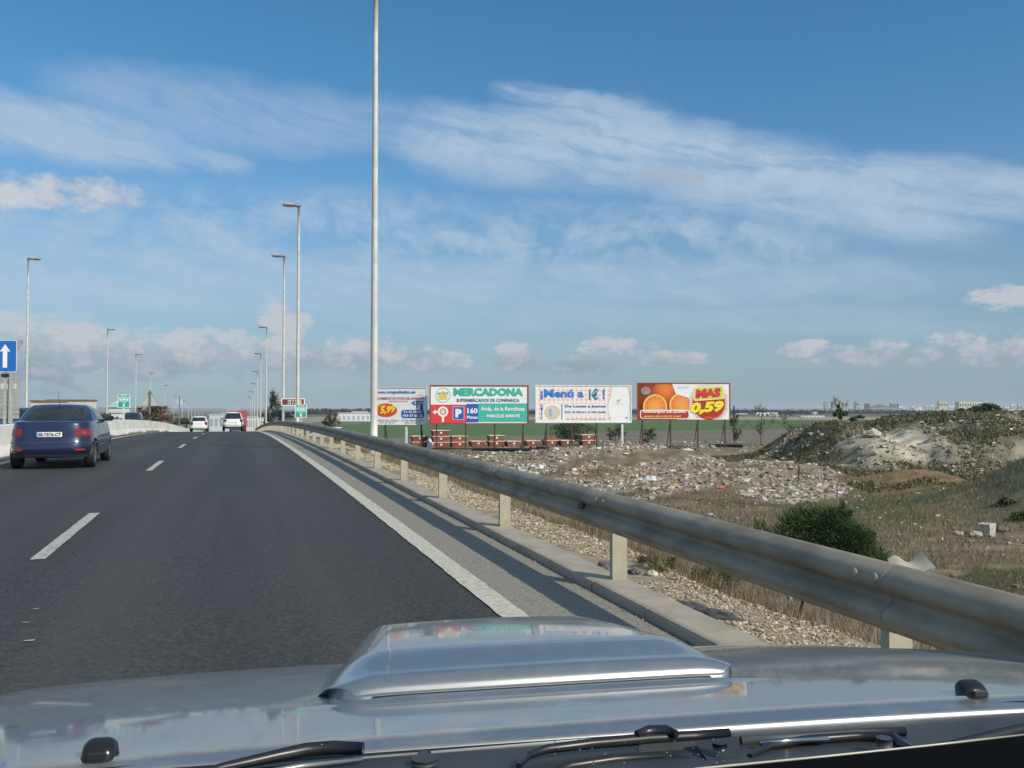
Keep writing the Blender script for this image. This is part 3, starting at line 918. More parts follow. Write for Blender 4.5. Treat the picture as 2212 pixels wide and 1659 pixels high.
# loose pieces lying about
n = 900; x, y, X, Z = scatter_cam(n, 9, 40, -100, 1200); k = x > 4.8; x, y = x[k], y[k]; n = len(x)
o = stones('loose_stones', np.stack([x, y, surf_z(x, y)], 1), .02 + .07 * rng.random(n) ** 3, palette(n, pale, (5, 4, 2, 1, 2, 1.0)), stone_mat, boxy=True)
tag(o, 'small pale stones scattered thinly through the dry grass', 'stones', kind='stuff')


def gpos(u, v, dz=0.0, zlev=PLAIN):
    """place on the real ground, seen at (u, v)"""
    p = G(u, v, zlev)
    for _ in range(12):
        z = float(surf_z(p.x, p.y)) if p.y < 110 and p.x < 9 else float(terrain(p.x, p.y))
        q = G(u, v, z); p = p * .5 + q * .5
    z = float(surf_z(p.x, p.y)) if p.y < 110 and p.x < 9 else float(terrain(p.x, p.y))
    return Vector((p.x, p.y, z + dz))


rock('asphalt_chunk', gpos(1490, 1312, -.02, -.02), .16, .34, .07, (.085, .083, .078), 'dark broken asphalt slab lying on the gravel, the smaller one nearer the post', 'asphalt chunk', rz=.5, seed=3)
rock('asphalt_chunk', gpos(1547, 1335, -.02, -.02), .17, .48, .09, (.075, .073, .07), 'dark broken asphalt slab lying on the gravel, the longer one', 'asphalt chunk', rz=.35, seed=5)
rock('stone', gpos(1305, 1228, -.01, 0), .13, .15, .09, (.12, .11, .10), 'dark rounded stone beside the foot of the second barrier post', 'stone', seed=8)
rock('stone', gpos(1370, 1238, -.01, 0), .10, .12, .06, (.10, .095, .09), 'dark flat stone on the gravel just right of the second barrier post', 'stone', seed=9)
rock('stone', gpos(1408, 1243, -.01, 0), .11, .12, .07, (.50, .43, .32), 'pale tan stone on the gravel edge right of the second barrier post', 'stone', seed=10)
rock('concrete_block', gpos(2131, 1157), .32, .32, .30, (.42, .38, .29), 'upright pale concrete block standing in dry grass at the right', 'concrete block', rz=.4, seed=4, boxy=True)
rock('stone', gpos(2165, 1148), .40, .24, .16, (.13, .12, .11), 'dark stone lying right of the upright concrete block', 'stone', seed=12)
rock('stone', gpos(2107, 1160), .34, .26, .18, (.40, .34, .26), 'tan stone lying left of the upright concrete block', 'stone', seed=13)
rock('stone', gpos(2070, 1156), .26, .2, .14, (.42, .35, .26), 'tan stone in the grass, furthest left of those by the concrete block', 'stone', seed=14)
rock('boulder', gpos(1888, 1003), .9, .7, .5, (.46, .41, .32), 'rounded tan boulder at the foot of the white face of the heap', 'boulder', seed=16)
rock('concrete_slab', gpos(2146, 975), 1.55, 1.1, .22, (.42, .38, .33), 'large tilted concrete slab lying on the spoil heap', 'concrete slab', rz=-.5, seed=6, boxy=True, tilt=.35)
rock('boulder', gpos(2080, 905, -.1, .9), .7, .6, .45, (.44, .38, .28), 'tan boulder on the crest of the spoil heap', 'boulder', seed=17)
rock('boulder', gpos(1860, 912, -.05, .8), 1.1, .8, .5, (.42, .37, .28), 'pale flat-topped boulder behind the dip of the spoil heap', 'boulder', seed=18)


def rag(name, u, v, w, h, col, label, cat, seed=0, lev=PLAIN):
    if cat != 'drum': w, h, col = w * .75, h * .42, tuple(c * .85 for c in col)
    """crumpled bag or sheet lying on the ground"""
    p = gpos(u, v, 0, lev); r = random.Random(seed); q = MB()
    cr = [[r.random() for _ in range(7)] for _ in range(7)]
    def fn(a, b_):
        i, j = int(round(a * 6)), int(round(b_ * 6)); c = cr[i][j]
        e = math.sin(math.pi * a) * math.sin(math.pi * b_)
        return ((a - .5) * w * (1 + .25 * c), (b_ - .5) * w * .7 * (1 + .3 * c), h * (e * (.5 + .7 * c)) + .02 * c)
    q.grid(fn, 6, 6, False)
    o = q.build(name, flat('plastic_' + name, col, .5, var=.1)); o.location = p; o.rotation_euler.z = r.random() * 3
    return tag(o, label, cat)


rag('plastic_bag', 1702, 1303, .14, .09, (.10, .50, .42), 'turquoise plastic bag caught in dry grass under the barrier', 'plastic bag', 1, -.6)
rag('white_bag', 1570, 1246, .13, .10, (.75, .76, .78), 'small white bag in the grass seen below the beam', 'plastic bag', 2, -.9)
rag('sack', 1415, 965, 1.0, .4, (.78, .78, .76), 'bulging white sack on the ground beneath the orange advertisement', 'sack', 3)
rag('plastic_sheet', 1407, 1037, .9, .45, (.78, .78, .78), 'crumpled white sheet standing up among the rubble', 'plastic sheet', 4)
rag('blue_bag', 1128, 1017, .6, .3, (.45, .65, .78), 'pale blue bag in the rubble near the barrier', 'plastic bag', 5)
rag('orange_bag', 1458, 1052, .45, .3, (.62, .30, .04), 'orange bag among the pale rubble', 'plastic bag', 6)
rag('leaning_sheet', 1167, 1012, .8, .6, (.76, .76, .74), 'square white panel leaning in the rubble left of centre', 'panel', 7)
rag('white_sheet', 1818, 1012, .8, .3, (.72, .74, .78), 'bluish white sheet beside the thin dark stake', 'plastic sheet', 8)
rag('cushion', 1485, 1003, .9, .4, (.60, .60, .60), 'grey white slab at the right end of the long rubble ridge', 'foam slab', 9)
rag('red_bag', 1556, 1054, .5, .25, (.50, .16, .08), 'reddish bag at the near edge of the rubble', 'plastic bag', 10)
rag('blue_sheet', 1607, 998, .7, .3, (.50, .60, .75), 'pale blue sheet at the start of the right rubble spread', 'plastic sheet', 11)
rag('paper', 1533, 1112, .25, .12, (.7, .7, .7), 'small white paper in the dry grass below the rubble', 'paper', 12)
rag('white_rag', 2023, 1038, .25, .12, (.7, .7, .68), 'white rag on the brown track right of the soil hump', 'rag', 13)
rag('red_scrap', 1958, 1014, .3, .2, (.5, .15, .10), 'red scrap just above the brown soil hump', 'scrap', 14)


def stick(name, u0, v0, u1, v1, r, lev, mat, label, cat, lift=0):
    p = gpos(u0, v0, 0, lev); Z = (p - EYE).dot(FW); q = P(u1, v1, Z)
    o = MB().tube([(0, 0, -.1), ((q - p) * .5) + Vector((.01, 0, 0)), q - p], [r, r * .9, r * .8], 8).build(name, mat)
    o.location = p
    return tag(o, label, cat)


stick('stake', 1718, 1343, 1738, 1283, .012, -.8, M['dark'], 'thin dark stake leaning in the grass under the barrier beam', 'stake')
stick('stake', 1724, 1042, 1726, 1008, .035, PLAIN, M['rust'], 'short dark stake at the right end of the rubble', 'stake')
# broken sheet of pale board poking up behind the beam
p = P(1968, 1222, 10.0); p.z -= .36; q = MB()
q.grid(lambda a, b_: ((a - .5) * .38, (b_ - .5) * .30, .30 + .10 * (a - .2) ** 2 + .05 * math.sin(a * 7) * b_ + .10 * b_), 8, 4)
q.grid(lambda a, b_: ((a - .5) * .38, (b_ - .5) * .30, .28 + .10 * (a - .2) ** 2 + .05 * math.sin(a * 7) * b_ + .10 * b_), 8, 4)
q.box(-.06, .06, -.06, .06, float(surf_z(p.x, p.y)) - p.z - .1, .29)
o = q.build('broken_board', flat('pale_board', (.36, .33, .25), .8)); o.location = p; o.rotation_euler.z = -.2
tag(o, 'bent pale board with a raised corner poking up behind the barrier beam', 'board')
for (u0, v0, u1, v1, lb) in ((1161, 971, 1256, 979, 'long black pipe lying below the checked menu billboard'), (1357, 979, 1467, 974, 'long black pipe lying below the orange advertisement'),
                             (1532, 965, 1604, 967, 'black pipe lying right of the orange advertisement'), (1020, 973, 1160, 978, 'long black pipe lying below the supermarket billboard')):
    a, b_ = gpos(u0, v0, .12), gpos(u1, v1, .12)
    mid = (a + b_) / 2 + Vector((0, .25, 0))
    o = MB().tube([Vector((0, 0, 0)), mid - a, b_ - a], .15, 8).build('black_pipe', M['dark']); o.location = a
    tag(o, lb, 'pipe')

# ------------------------------------------------------------------ street lamps
def lamp(x, y, H, side, label, group, r0=.115, r1=.075, loz=None):
    z = loz if loz is not None else float(zr(y)) - .12
    e = empty('street_lamp', (x, y, z), 0, label, 'street lamp', group)
    n = 10
    MB().tube([(0, 0, H * i / n) for i in range(n + 1)], [r0 + (r1 - r0) * i / n for i in range(n + 1)], 14).build('pole', M['pole'], e)
    MB().tube([(0, 0, 0), (0, 0, .25)], [r0 * 1.9, r0 * 1.7], 12).build('base_collar', M['pole'], e)
    s_ = side
    MB().tube([(0, 0, H - .05), (0, 0, H + .06)], .11, 10).build('bracket', M['lamp_grey'], e)
    q = MB()
    sec = [(-.12, .06, .05), (.0, .12, .09), (.25, .14, .10), (.30, .13, .085), (.75, .16, .085), (.98, .11, .06), (1.06, .03, .02)]
    v = []
    for (t_, w_, h2) in sec:
        for k in range(10):
            a = 2 * math.pi * k / 10
            v.append((s_ * t_, w_ * math.cos(a), H + .16 + h2 * 1.5 * math.sin(a) * (1 if math.sin(a) > 0 else .6)))
    q.add(v, [(i * 10 + k, i * 10 + (k + 1) % 10, (i + 1) * 10 + (k + 1) % 10, (i + 1) * 10 + k) for i in range(len(sec) - 1) for k in range(10)] + [tuple(range(10)), tuple(range((len(sec) - 1) * 10, len(sec) * 10))], True)
    hd = q.build('lamp_head', M['lamp_grey'], e)
    q = MB()
    q.grid(lambda a, b_: (s_ * (.30 + .66 * a), (b_ - .5) * .24 * (1 - .35 * a * a), H + .075 - .03 * math.sin(math.pi * b_) * math.sin(math.pi * (a * .9 + .05))), 6, 4)
    q.build('lens', M['lamp_glass'], hd)
    q = MB(); q.bbox(min(s_ * .32, s_ * .9), max(s_ * .32, s_ * .9), -.10, .10, H + .24, H + .315, .02); q.build('housing_cover', flat('lamp_cover', (.45, .43, .38)), hd)
    return e


KL = math.cos(HEAD) / FPX
# right-hand row: (pole u near its foot, height of the head above the eye measured on the picture, side offset)
right = [(808, None, 4.1, 'tall pale lamp pole nearest the camera, running out of the top of the view'),
         (643, 445, 4.0, 'pale street lamp whose pole passes in front of the brown sign'),
         (612, 335, 4.0, 'pale street lamp with its pole behind the left end of the brown sign'),
         (575, 181, 4.2, 'street lamp just left of the brown sign, taller of the close far pair'),
         (563, 124, 4.0, 'street lamp beyond the crest, second left of the brown sign'),
         (556, 86, 4.2, 'street lamp beyond the crest, third left of the brown sign'),
         (550, 60, 4.5, 'small far street lamp over the red lorry, first of its row'),
         (545, 43, 4.8, 'small far street lamp over the red lorry, second of its row'),
         (541, 31, 5.2, 'tiny far street lamp over the red lorry, third of its row')]
for (u, hv, L, lb) in right:
    Z = L / KL / (u - 505); y = (Z - L * math.sin(HEAD)) / math.cos(HEAD)
    zb = float(zr(min(y, 690))) - .12
    top = 14.6 if hv is None else EYE.z + hv / FPX * Z - zb
    lamp(L, y, max(top - .14, 3), -1, lb, 'street lamps along the right side')
left = [(57, 331, 'street lamp at the far left with its arm pointing right'), (231, 177, 'street lamp standing left of the green sign beyond the wall'),
        (293, 123, 'street lamp standing just right of the left green sign'), (324, 83, 'street lamp rising behind the back of the triangular sign'),
        (356, 56, 'far street lamp above the white wall, right of the triangular sign'), (376, 33, 'far street lamp left of the round white sign'),
        (394, 23, 'far street lamp right of the round white sign'), (407, 15.5, 'tiny far street lamp left of the white hatchback'),
        (414, 13, 'tiny far street lamp over the left edge of the white hatchback'), (422, 9.4, 'tiny far street lamp over the white hatchback roof, first'),
        (430, 5, 'tiny far street lamp over the white hatchback roof, second'), (437, 3, 'tiny far street lamp over the white hatchback roof, last')]
for (u, hv, lb) in left:
    L = -17.8; Z = L / KL / (u - 505); y = (Z - L * math.sin(HEAD)) / math.cos(HEAD)
    zb = float(terrain(L, min(y, 690)))
    top = EYE.z + hv / FPX * Z - zb
    lamp(L, y, top - .14, 1, lb, 'street lamps along the left side', loz=zb - .05)

# ------------------------------------------------------------------ signs
def face_cam(p):
    d = EYE - p; return math.atan2(d.y, d.x) + math.pi / 2


blue = flat('sign_blue', (.012, .13, .46), .4, var=.05)
teal = flat('sign_green', (.02, .33, .26), .45, var=.05)
teal_p = flat('sign_pale_green', (.22, .52, .42), .45, var=.05)
brown = flat('sign_brown', (.13, .03, .022), .45, var=.05)
signback = flat('sign_back_grey', (.30, .30, .28), .55, var=.1)
steel = flat('sign_post_steel', (.36, .36, .34), .5)


def rrect(w, h, r, n=4):
    pts = []
    for cx, cz, a0 in ((w / 2 - r, h / 2 - r, 0), (-w / 2 + r, h / 2 - r, 90), (-w / 2 + r, -h / 2 + r, 180), (w / 2 - r, -h / 2 + r, 270)):
        for k in range(n + 1):
            a = R(a0 + 90 * k / n); pts.append((cx + r * math.cos(a), cz + r * math.sin(a)))
    return pts


def at_L(u, L):
    Z = L / KL / (u - 505); return Z, (Z - L * math.sin(HEAD)) / math.cos(HEAD)


# blue one-way sign on the median
Z, y = 27.0, None
p = P(11, 769, 27.0); yaw = R(-3)
e = empty('one_way_sign', (p.x, p.y, 0), 0, 'blue rectangular one-way sign with a white upward arrow above the median wall', 'traffic sign')
wallz = float(zr(p.y)) + .86; e.location.z = wallz
zc = p.z - wallz
q = MB().prism([(a, b_ + zc) for a, b_ in rrect(.60, .90, .04)], 0, .02).build('sign_plate', M['sign_white'], e)
MB().prism([(a, b_ + zc) for a, b_ in rrect(.575, .875, .035)], -.004, .0).build('blue_field', blue, e)
MB().poly([(a * 1.05, b_ * 1.0 + zc) for a, b_ in ((-.055, -.33), (.055, -.33), (.055, .14), (.13, .12), (0, .34), (-.13, .12), (-.055, .14))], -.008).build('arrow', M['sign_white'], e)
MB().box(-.035, .035, .022, .08, 0, zc + .4).build('sign_post', steel, e)
MB().bbox(-.10, .10, .0, .1, zc - .60, zc - .50, .01).build('clamp', M['dark'], e)
# back of a give-way triangle just behind it
p2 = P(42, 757, 27.6); e = empty('triangular_sign', (p2.x, p2.y, wallz), 0, 'grey back of a triangular sign peeking out right of the blue sign', 'traffic sign')
zc2 = p2.z - wallz
MB().prism([(-.45, .30 + zc2), (.06, .30 + zc2), (.10, .26 + zc2), (.09, .22 + zc2), (-.12, -.16 + zc2), (-.20, -.19 + zc2), (-.27, -.16 + zc2)], 0, .02).build('sign_plate', signback, e)
MB().box(-.22, -.16, .021, .07, 0, zc2 + .2).build('sign_post', steel, e)
# back of a big sign made of stacked aluminium planks
Z0 = 30.0; p3 = P(8, 885, Z0); e = empty('direction_sign', (p3.x, p3.y, wallz), 0, 'grey ribbed back of a large direction sign below the blue arrow sign', 'traffic sign')
W_ = 60 / FPX * Z0; H0 = (925 - 885) / FPX * Z0
ztop = P(8, 812, Z0).z - wallz; zbot = P(8, 905, Z0).z - wallz; npk = 9; ph = (ztop - zbot) / npk
q = MB().bbox(-W_ / 2, W_ / 2, 0, .05, 0.003, ph - .012, .006).mesh('plank', signback)
for k in range(npk):
    o = link(bpy.data.objects.new('plank', q), e); o.location = (0, 0, zbot + k * ph)
for xx in (-.3, .15):
    MB().box(xx, xx + .07, -.08, -.002, 0, ztop - .05).build('sign_post', steel, e)
MB().box(-.1, .36, -.012, -.003, ztop - 2.8 * ph, ztop - 1.6 * ph).build('backing_patch', flat('pale_patch', (.5, .5, .48)), e)


def green_sign(u, vc, L, postL, label):
    Z, y = at_L(u, L); p = P(u, vc, Z)
    zb = float(zr(p.y)) + (.86 if L < 0 else -.1)
    e = empty('kilometre_sign', (p.x, p.y, zb), 0, label, 'traffic sign', 'green and white route marker signs')
    w = 25 / FPX * Z; h = 29 / FPX * Z; c = p.z - zb
    MB().prism([(a, b_ + c) for a, b_ in rrect(w, h, .03)], 0, .02).build('sign_plate', M['sign_white'], e)
    MB().prism([(a, b_ + c + h * .40) for a, b_ in rrect(w * .90, h * .14, .02)], -.004, -.001).build('top_band', teal, e)
    MB().prism([(a, b_ + c + h * .13) for a, b_ in rrect(w * .90, h * .36, .02)], -.004, -.001).build('middle_band', teal_p, e)
    MB().prism([(a, b_ + c - h * .26) for a, b_ in rrect(w * .90, h * .40, .02)], -.004, -.001).build('lower_field', teal, e)
    fine_print((-w * .22, c + h * .36, w * .22, c + h * .44), M['sign_white'], e, -.008, 1, 3)
    fine_print((-w * .34, c + h * .03, w * .34, c + h * .24), M['sign_white'], e, -.008, 1, 4)
    fine_print((-w * .16, c - h * .17, w * .16, c - h * .10), M['sign_white'], e, -.008, 1, 2)
    text('1', (-w * .06, c - h * .42, w * .06, c - h * .22), M['sign_white'], e, -.008, .03)
    MB().box(-.04, .04, .022, .10, 0, c + h * .3).build('sign_post', steel if L > 0 else M['pole'], e)


green_sign(267.5, 866.5, -6.28, 0, 'green and white kilometre sign standing on the white median wall')
green_sign(650, 888, 3.75, 0, 'green and white kilometre sign in front of the right-hand lamp pole')
# brown tourist sign
Z = 70.0; p = P(633, 868.5, Z); zb = float(zr(p.y)) - .15
e = empty('tourist_sign', (p.x, p.y, zb), 0, 'wide brown tourist sign with a white border beyond the crash barrier', 'traffic sign')
w = 50 / FPX * Z; h = 16 / FPX * Z; c = p.z - zb
MB().prism([(a, b_ + c) for a, b_ in rrect(w, h, .07)], 0, .03).build('sign_plate', M['sign_white'], e)
MB().prism([(a, b_ + c) for a, b_ in rrect(w * .92, h * .78, .03)], -.004, -.001).build('brown_field', brown, e)
fine_print((-w * .22, c + h * .05, w * .14, c + h * .28), M['sign_white'], e, -.008, 1, 7)
fine_print((-w * .22, c - h * .28, w * .12, c - h * .06), M['sign_white'], e, -.008, 1, 7)
MB().box(w * .26, w * .36, -.008, -.005, c - h * .3, c + h * .3).build('pictogram', flat('tan_panel', (.55, .42, .25)), e)
for xx in (-w * .38, w * .38):
    MB().box(xx - .04, xx + .04, .032, .10, 0, c + h * .3).build('sign_post', steel, e)
# triangular sign seen from behind and a round one further on
Z, y = at_L(324, -6.28); p = P(324, 862, Z); zb = float(zr(p.y)) + .86
e = empty('triangular_sign', (p.x, p.y, zb), 0, 'large pale triangular sign seen from behind on the median wall', 'traffic sign')
c = p.z - zb; s_ = 37 / FPX * Z
MB().prism([(-s_ * .5, c - s_ * .36), (-s_ * .46, c - s_ * .42), (s_ * .46, c - s_ * .42), (s_ * .5, c - s_ * .36), (s_ * .04, c + s_ * .52), (-s_ * .04, c + s_ * .52)], 0, .02).build('sign_plate', flat('pale_back', (.42, .43, .42), var=.05), e)
rim = flat('grey_rim', (.22, .22, .21), .5)
for a, b_ in (((-s_ * .48, c - s_ * .4), (s_ * .48, c - s_ * .4)), ((s_ * .48, c - s_ * .4), (0, c + s_ * .52)), ((0, c + s_ * .52), (-s_ * .48, c - s_ * .4))):
    MB().tube([(a[0], -.01, a[1]), (b_[0], -.01, b_[1])], .018, 6).build('rim', rim, e)
MB().box(-.07, .07, -.08, -.02, 0, c + s_ * .45).build('sign_post', flat('dark_post', (.13, .13, .12)), e)
Z, y = at_L(388, -6.28); p = P(388, 868, Z); zb = float(zr(p.y)) + .8
e = empty('round_sign', (p.x, p.y, zb), 0, 'small pale round sign seen from behind above the far end of the wall', 'traffic sign')
c = p.z - zb; MB().disc((0, c), .36, -.01).disc((0, c), .36, .01).build('sign_plate', flat('pale_back2', (.5, .5, .48), var=.05), e)
MB().box(-.06, .06, -.07, -.012, 0, c + .7).build('sign_post', flat('dark_post2', (.16, .16, .15)), e)


# ------------------------------------------------------------------ billboards
class Board:
    """a hoarding: local x right, z up from the ground, face at y = 0"""
    def __init__(s, ul, ur, vt, vb, Zl, Zr, label, vg, legs, legmat, framemat, frame=.07, foot=None):
        a, b_ = P(ul, vb[0], Zl), P(ur, vb[1], Zr)
        s.W = (Vector((b_.x, b_.y)) - Vector((a.x, a.y))).length
        s.gz = PLAIN + .0
        rz = math.atan2(b_.y - a.y, b_.x - a.x)
        s.zb = (a.z + b_.z) / 2 - s.gz; s.zt = (P(ul, vt[0], Zl).z + P(ur, vt[1], Zr).z) / 2 - s.gz
        s.e = empty('billboard', (a.x, a.y, s.gz), rz, label, 'billboard', 'billboards in the field')
        W, zb, zt = s.W, s.zb, s.zt
        MB().box(0, W, 0, .06, zb, zt).build('panel', M['board_white'], s.e)
        f = frame
        for (x0, x1, z0, z1) in ((-f, W + f, zt, zt + f), (-f, W + f, zb - f, zb), (-f, 0, zb, zt), (W, W + f, zb, zt)):
            MB().box(x0, x1, -.05, .09, z0, z1).build('frame_bar', framemat, s.e)
        for i, lx in enumerate(legs):
            x = lx * W; mt = legmat[i] if isinstance(legmat, list) else legmat
            wx_ = s.e.location + Vector((math.cos(rz), math.sin(rz), 0)) * x
            zg = float(terrain(wx_.x, wx_.y)) - s.gz - .15
            r_ = .055 if mt is not M['pale_leg'] else .085
            MB().box(x - r_, x + r_, .062, .062 + 2 * r_, zg, zt - .1).build('leg', mt, s.e)
            MB().tube([(x, .12, s.zb - .1), (x, 1.5, zg)], .035, 6).build('brace', mt, s.e)
    def xy(s, fx, fz): return fx * s.W, s.zb + fz * (s.zt - s.zb)
    def box(s, x0, z0, x1, z1):
        a = s.xy(x0, z0); b_ = s.xy(x1, z1); return (a[0], a[1], b_[0], b_[1])
    def rect(s, x0, z0, x1, z1, mat, y=-.006, name='print'):
        a = s.box(x0, z0, x1, z1)
        return MB().box(a[0], a[2], y - .002, y, a[1], a[3]).build(name, mat, s.e)
    def txt(s, body, x0, z0, x1, z1, mat, y=-.03, bold=.02, shear=0, slope=0): return text(body, s.box(x0, z0, x1, z1), mat, s.e, y, bold, shear, slope=slope)


ink = lambda n, c: flat(n, c, .5, var=.03)
i_teal, i_red, i_blue, i_navy, i_yel, i_org = ink('ink_teal', (.03, .45, .33)), ink('ink_red', (.66, .05, .055)), ink('ink_blue', (.02, .10, .40)), ink('ink_slate', (.08, .16, .26)), ink('ink_yellow', (.85, .72, .02)), ink('ink_orange', (.80, .22, .02))
i_white = ink('ink_white', (.80, .80, .80)); i_green2 = ink('ink_sea', (.05, .46, .36)); i_bblue = ink('ink_bright_blue', (.03, .20, .60)); i_pink = ink('ink_brick', (.55, .16, .13))
red_frame = flat('red_frame_paint', (.26, .045, .035), .6); white_frame = flat('white_frame_paint', (.68, .69, .70), .6)

# --- far left: tiles advertisement, its left end behind the lamp pole
b1 = Board(806, 921, (840, 837), (915, 918), 79, 78.4, 'smaller white tile advertisement hoarding partly hidden behind the tall lamp pole', 950, [.22, .62, .90], [M['rust'], M['pale_leg'], M['rust']], white_frame, .05)
b1.txt('www.grupobaño.es', .02, .83, .80, .94, i_bblue, bold=.03)
b1.txt('PAVIMENTOS PORCELANICOS', .04, .685, .96, .755, i_pink, bold=.012)
b1.txt('PRIMERAS MARCAS', .30, .62, .66, .66, i_pink, bold=.0)
a = b1.xy(.24, .39); MB().disc(a, .57, -.012, rx=.96).build('price_oval', ink('ink_red2', (.72, .06, .03)), b1.e)
b1.txt('5,99', .13, .25, .42, .49, i_yel, -.03, .05, .15, slope=.10)
fine_print(b1.box(.10, .48, .24, .53), i_yel, b1.e, -.03, 1, 6)
a = b1.box(.53, .17, .96, .40); 
MB().prism([(x + (a[0] + a[2]) / 2, z + (a[1] + a[3]) / 2) for x, z in rrect(a[2] - a[0], a[3] - a[1], .22)], -.012, -.010).build('phone_box', i_blue, b1.e)
b1.rect(.88, .38, .94, .60, i_blue, -.014); b1.rect(.78, .54, .94, .64, i_blue, -.016)
a, c_, d_ = b1.xy(.71, .59), b1.xy(.79, .66), b1.xy(.79, .52); MB().poly([a, d_, c_], -.018).build('arrow_head', i_blue, b1.e)
b1.txt('4 min', .77, .56, .93, .62, i_white)
a = b1.xy(.83, .49); MB().disc(a, .09, -.012).build('red_dot', i_red, b1.e)
b1.txt('P.I. EL PINO', .58, .31, .91, .375, i_white, bold=.03); b1.txt('954 67 68 22', .56, .20, .93, .275, i_white, bold=.03)
b1.txt('CAMINO DEL AGUILA', .03, .085, .49, .13, i_navy, bold=0); b1.txt('P.I. EL MANCHON', .55, .085, .96, .13, i_navy, bold=0)
b1.txt('954 75 32 37', .12, .02, .42, .06, i_navy, bold=0); b1.txt('954 15 62 02', .60, .02, .90, .06, i_navy, bold=0)
a = b1.xy(.90, .90)
MB().ring(a, .16, .19, -.012, 3, 90, 450).build('logo_mark', ink('ink_grey_pink', (.6, .45, .42)), b1.e)
fine_print(b1.box(.84, .80, .96, .83), ink('ink_grey', (.4, .4, .42)), b1.e, -.03, 1, 4)

# --- supermarket board
b2 = Board(930.5, 1139.5, (836, 832.5), (916.5, 911.5), 77.5, 78.2, 'white, red and teal supermarket billboard reading MERCADONA with a parking symbol', 965, [.06, .36, .66, .955], M['rust'], red_frame, .09)
b2.txt('MERCADONA', .235, .735, .955, .955, i_teal, bold=.055)
b2.txt('SUPERMERCADOS DE CONFIANZA', .265, .575, .915, .665, i_navy, bold=.02)
a = b2.xy(.125, .755); MB().ring(a, .56, .60, -.014, 40).build('logo_ring', i_teal, b2.e)
MB().box(a[0] - .34, a[0] + .34, -.014, -.012, a[1] - .36, a[1] + .06).build('basket', ink('ink_straw', (.72, .55, .12)), b2.e)
for (dx_, dz_, r_, c) in ((-.36, .13, .10, (.10, .45, .30)), (-.18, .16, .12, (.75, .42, .32)), (.0, .26, .10, (.70, .50, .40)), (.16, .16, .11, (.80, .45, .30)), (.34, .18, .09, (.25, .40, .15)), (.05, .12, .10, (.55, .30, .15))):
    MB().disc((a[0] + dx_, a[1] + dz_), r_, -.013, 12).build('produce', ink('ink_produce', c), b2.e)
b2.rect(0, 0, .365, .50, i_red); b2.rect(.365, .02, .49, .52, i_blue, -.007); b2.rect(.49, .03, 1, .535, i_green2, -.006)
a = b2.xy(.125, .31); MB().ring(a, .27, .43, -.014, 32).build('roundabout', i_white, b2.e); MB().disc(a, .20, -.014, 24).build('roundabout_island', ink('ink_pale_pink', (.72, .60, .58)), b2.e)
MB().box(a[0] - .09, a[0] + .09, -.0145, -.0125, b2.zb + .10, a[1] - .35).build('road_stem', i_white, b2.e)
MB().poly([(a[0] - .40, a[1] - .09), (a[0] - .40, a[1] + .07), (a[0] - .58, a[1] + .05), (a[0] - .60, a[1] + .17), (a[0] - .85, a[1] - .06), (a[0] - .62, a[1] - .22), (a[0] - .60, a[1] - .11)], -.016).build('arrow', i_white, b2.e)
b2.rect(.225, .09, .345, .45, ink('ink_lilac', (.62, .45, .62)), -.010); b2.rect(.232, .105, .338, .435, i_blue, -.013)
b2.txt('P', .252, .155, .318, .385, i_white, bold=.08)
b2.txt('160', .375, .26, .482, .41, i_white, bold=.04); b2.txt('Plazas', .372, .12, .484, .20, i_white, bold=.03)
b2.txt('Avda. de la Revoltosa', .515, .33, .97, .445, i_white, bold=.03, slope=.0); b2.txt('PARQUE AMATE', .575, .135, .92, .235, i_white, bold=.04)

# --- menu board with gingham print
ging = bpy.data.materials.new('gingham_print'); ging.use_nodes = True
t = ging.node_tree; b = t.nodes['Principled BSDF']; b.inputs['Roughness'].default_value = .55
tc = t.nodes.new('ShaderNodeTexCoord'); sp_ = t.nodes.new('ShaderNodeSeparateXYZ'); t.links.new(tc.outputs['Object'], sp_.inputs[0])
def stripe(s_): return (s_ * (1 / .385))._m('FRACT')._m('GREATER_THAN', .52)
gx1, gz1 = stripe(S(t, sp_.outputs[0])), stripe(S(t, sp_.outputs[2]))
cc = mixc(t, (gx1 + gz1) * .22 + gx1 * gz1 * .46, (.79, .78, .77), (.80, .42, .30))
t.links.new(cc.k, b.inputs['Base Color'])
b3 = Board(1159, 1362, (835.5, 833.5), (912.5, 909.5), 78, 79, 'white framed billboard with orange gingham print reading Menú a 1€', 975, [.105, .375, .64, .915], [M['rust'], M['rust'], M['rust'], M['pale_leg']], white_frame, .10)
b3.rect(0, 0, .78, 1, ging, -.006, 'gingham')
b3.txt('¡Menú a', .04, .62, .50, .92, i_bblue, bold=.04)
b3.txt('1€', .555, .62, .655, .94, ink('ink_petrol', (.02, .22, .36)), bold=.04)
b3.txt('!', .70, .64, .725, .93, i_bblue, bold=.04)
b3.rect(.07, .06, .30, .50, M['board_white'], -.008)
b3.rect(.285, .18, .745, .50, ink('ink_off_white', (.78, .76, .75)), -.009)
a = b3.xy(.165, .255); MB().disc(a, .60, -.012, 36, rx=.66).build('coin_rim', ink('ink_gold', (.66, .52, .28)), b3.e); MB().disc(a, .44, -.014, 36, rx=.48).build('coin_centre', ink('ink_silver', (.55, .56, .56)), b3.e)
b3.txt('1', .135, .16, .165, .36, ink('ink_silver2', (.42, .42, .40)), bold=.05)
b3.rect(.262, .06, .272, .50, i_blue, -.014, 'knife')
x_, z_ = b3.xy(.055, .28); q = MB().box(x_ - .03, x_ + .03, -.016, -.014, z_ - .65, z_ + .15)
for dx_ in (-.08, 0, .08): q.box(x_ + dx_ - .02, x_ + dx_ + .02, -.016, -.014, z_ + .32, z_ + .62)
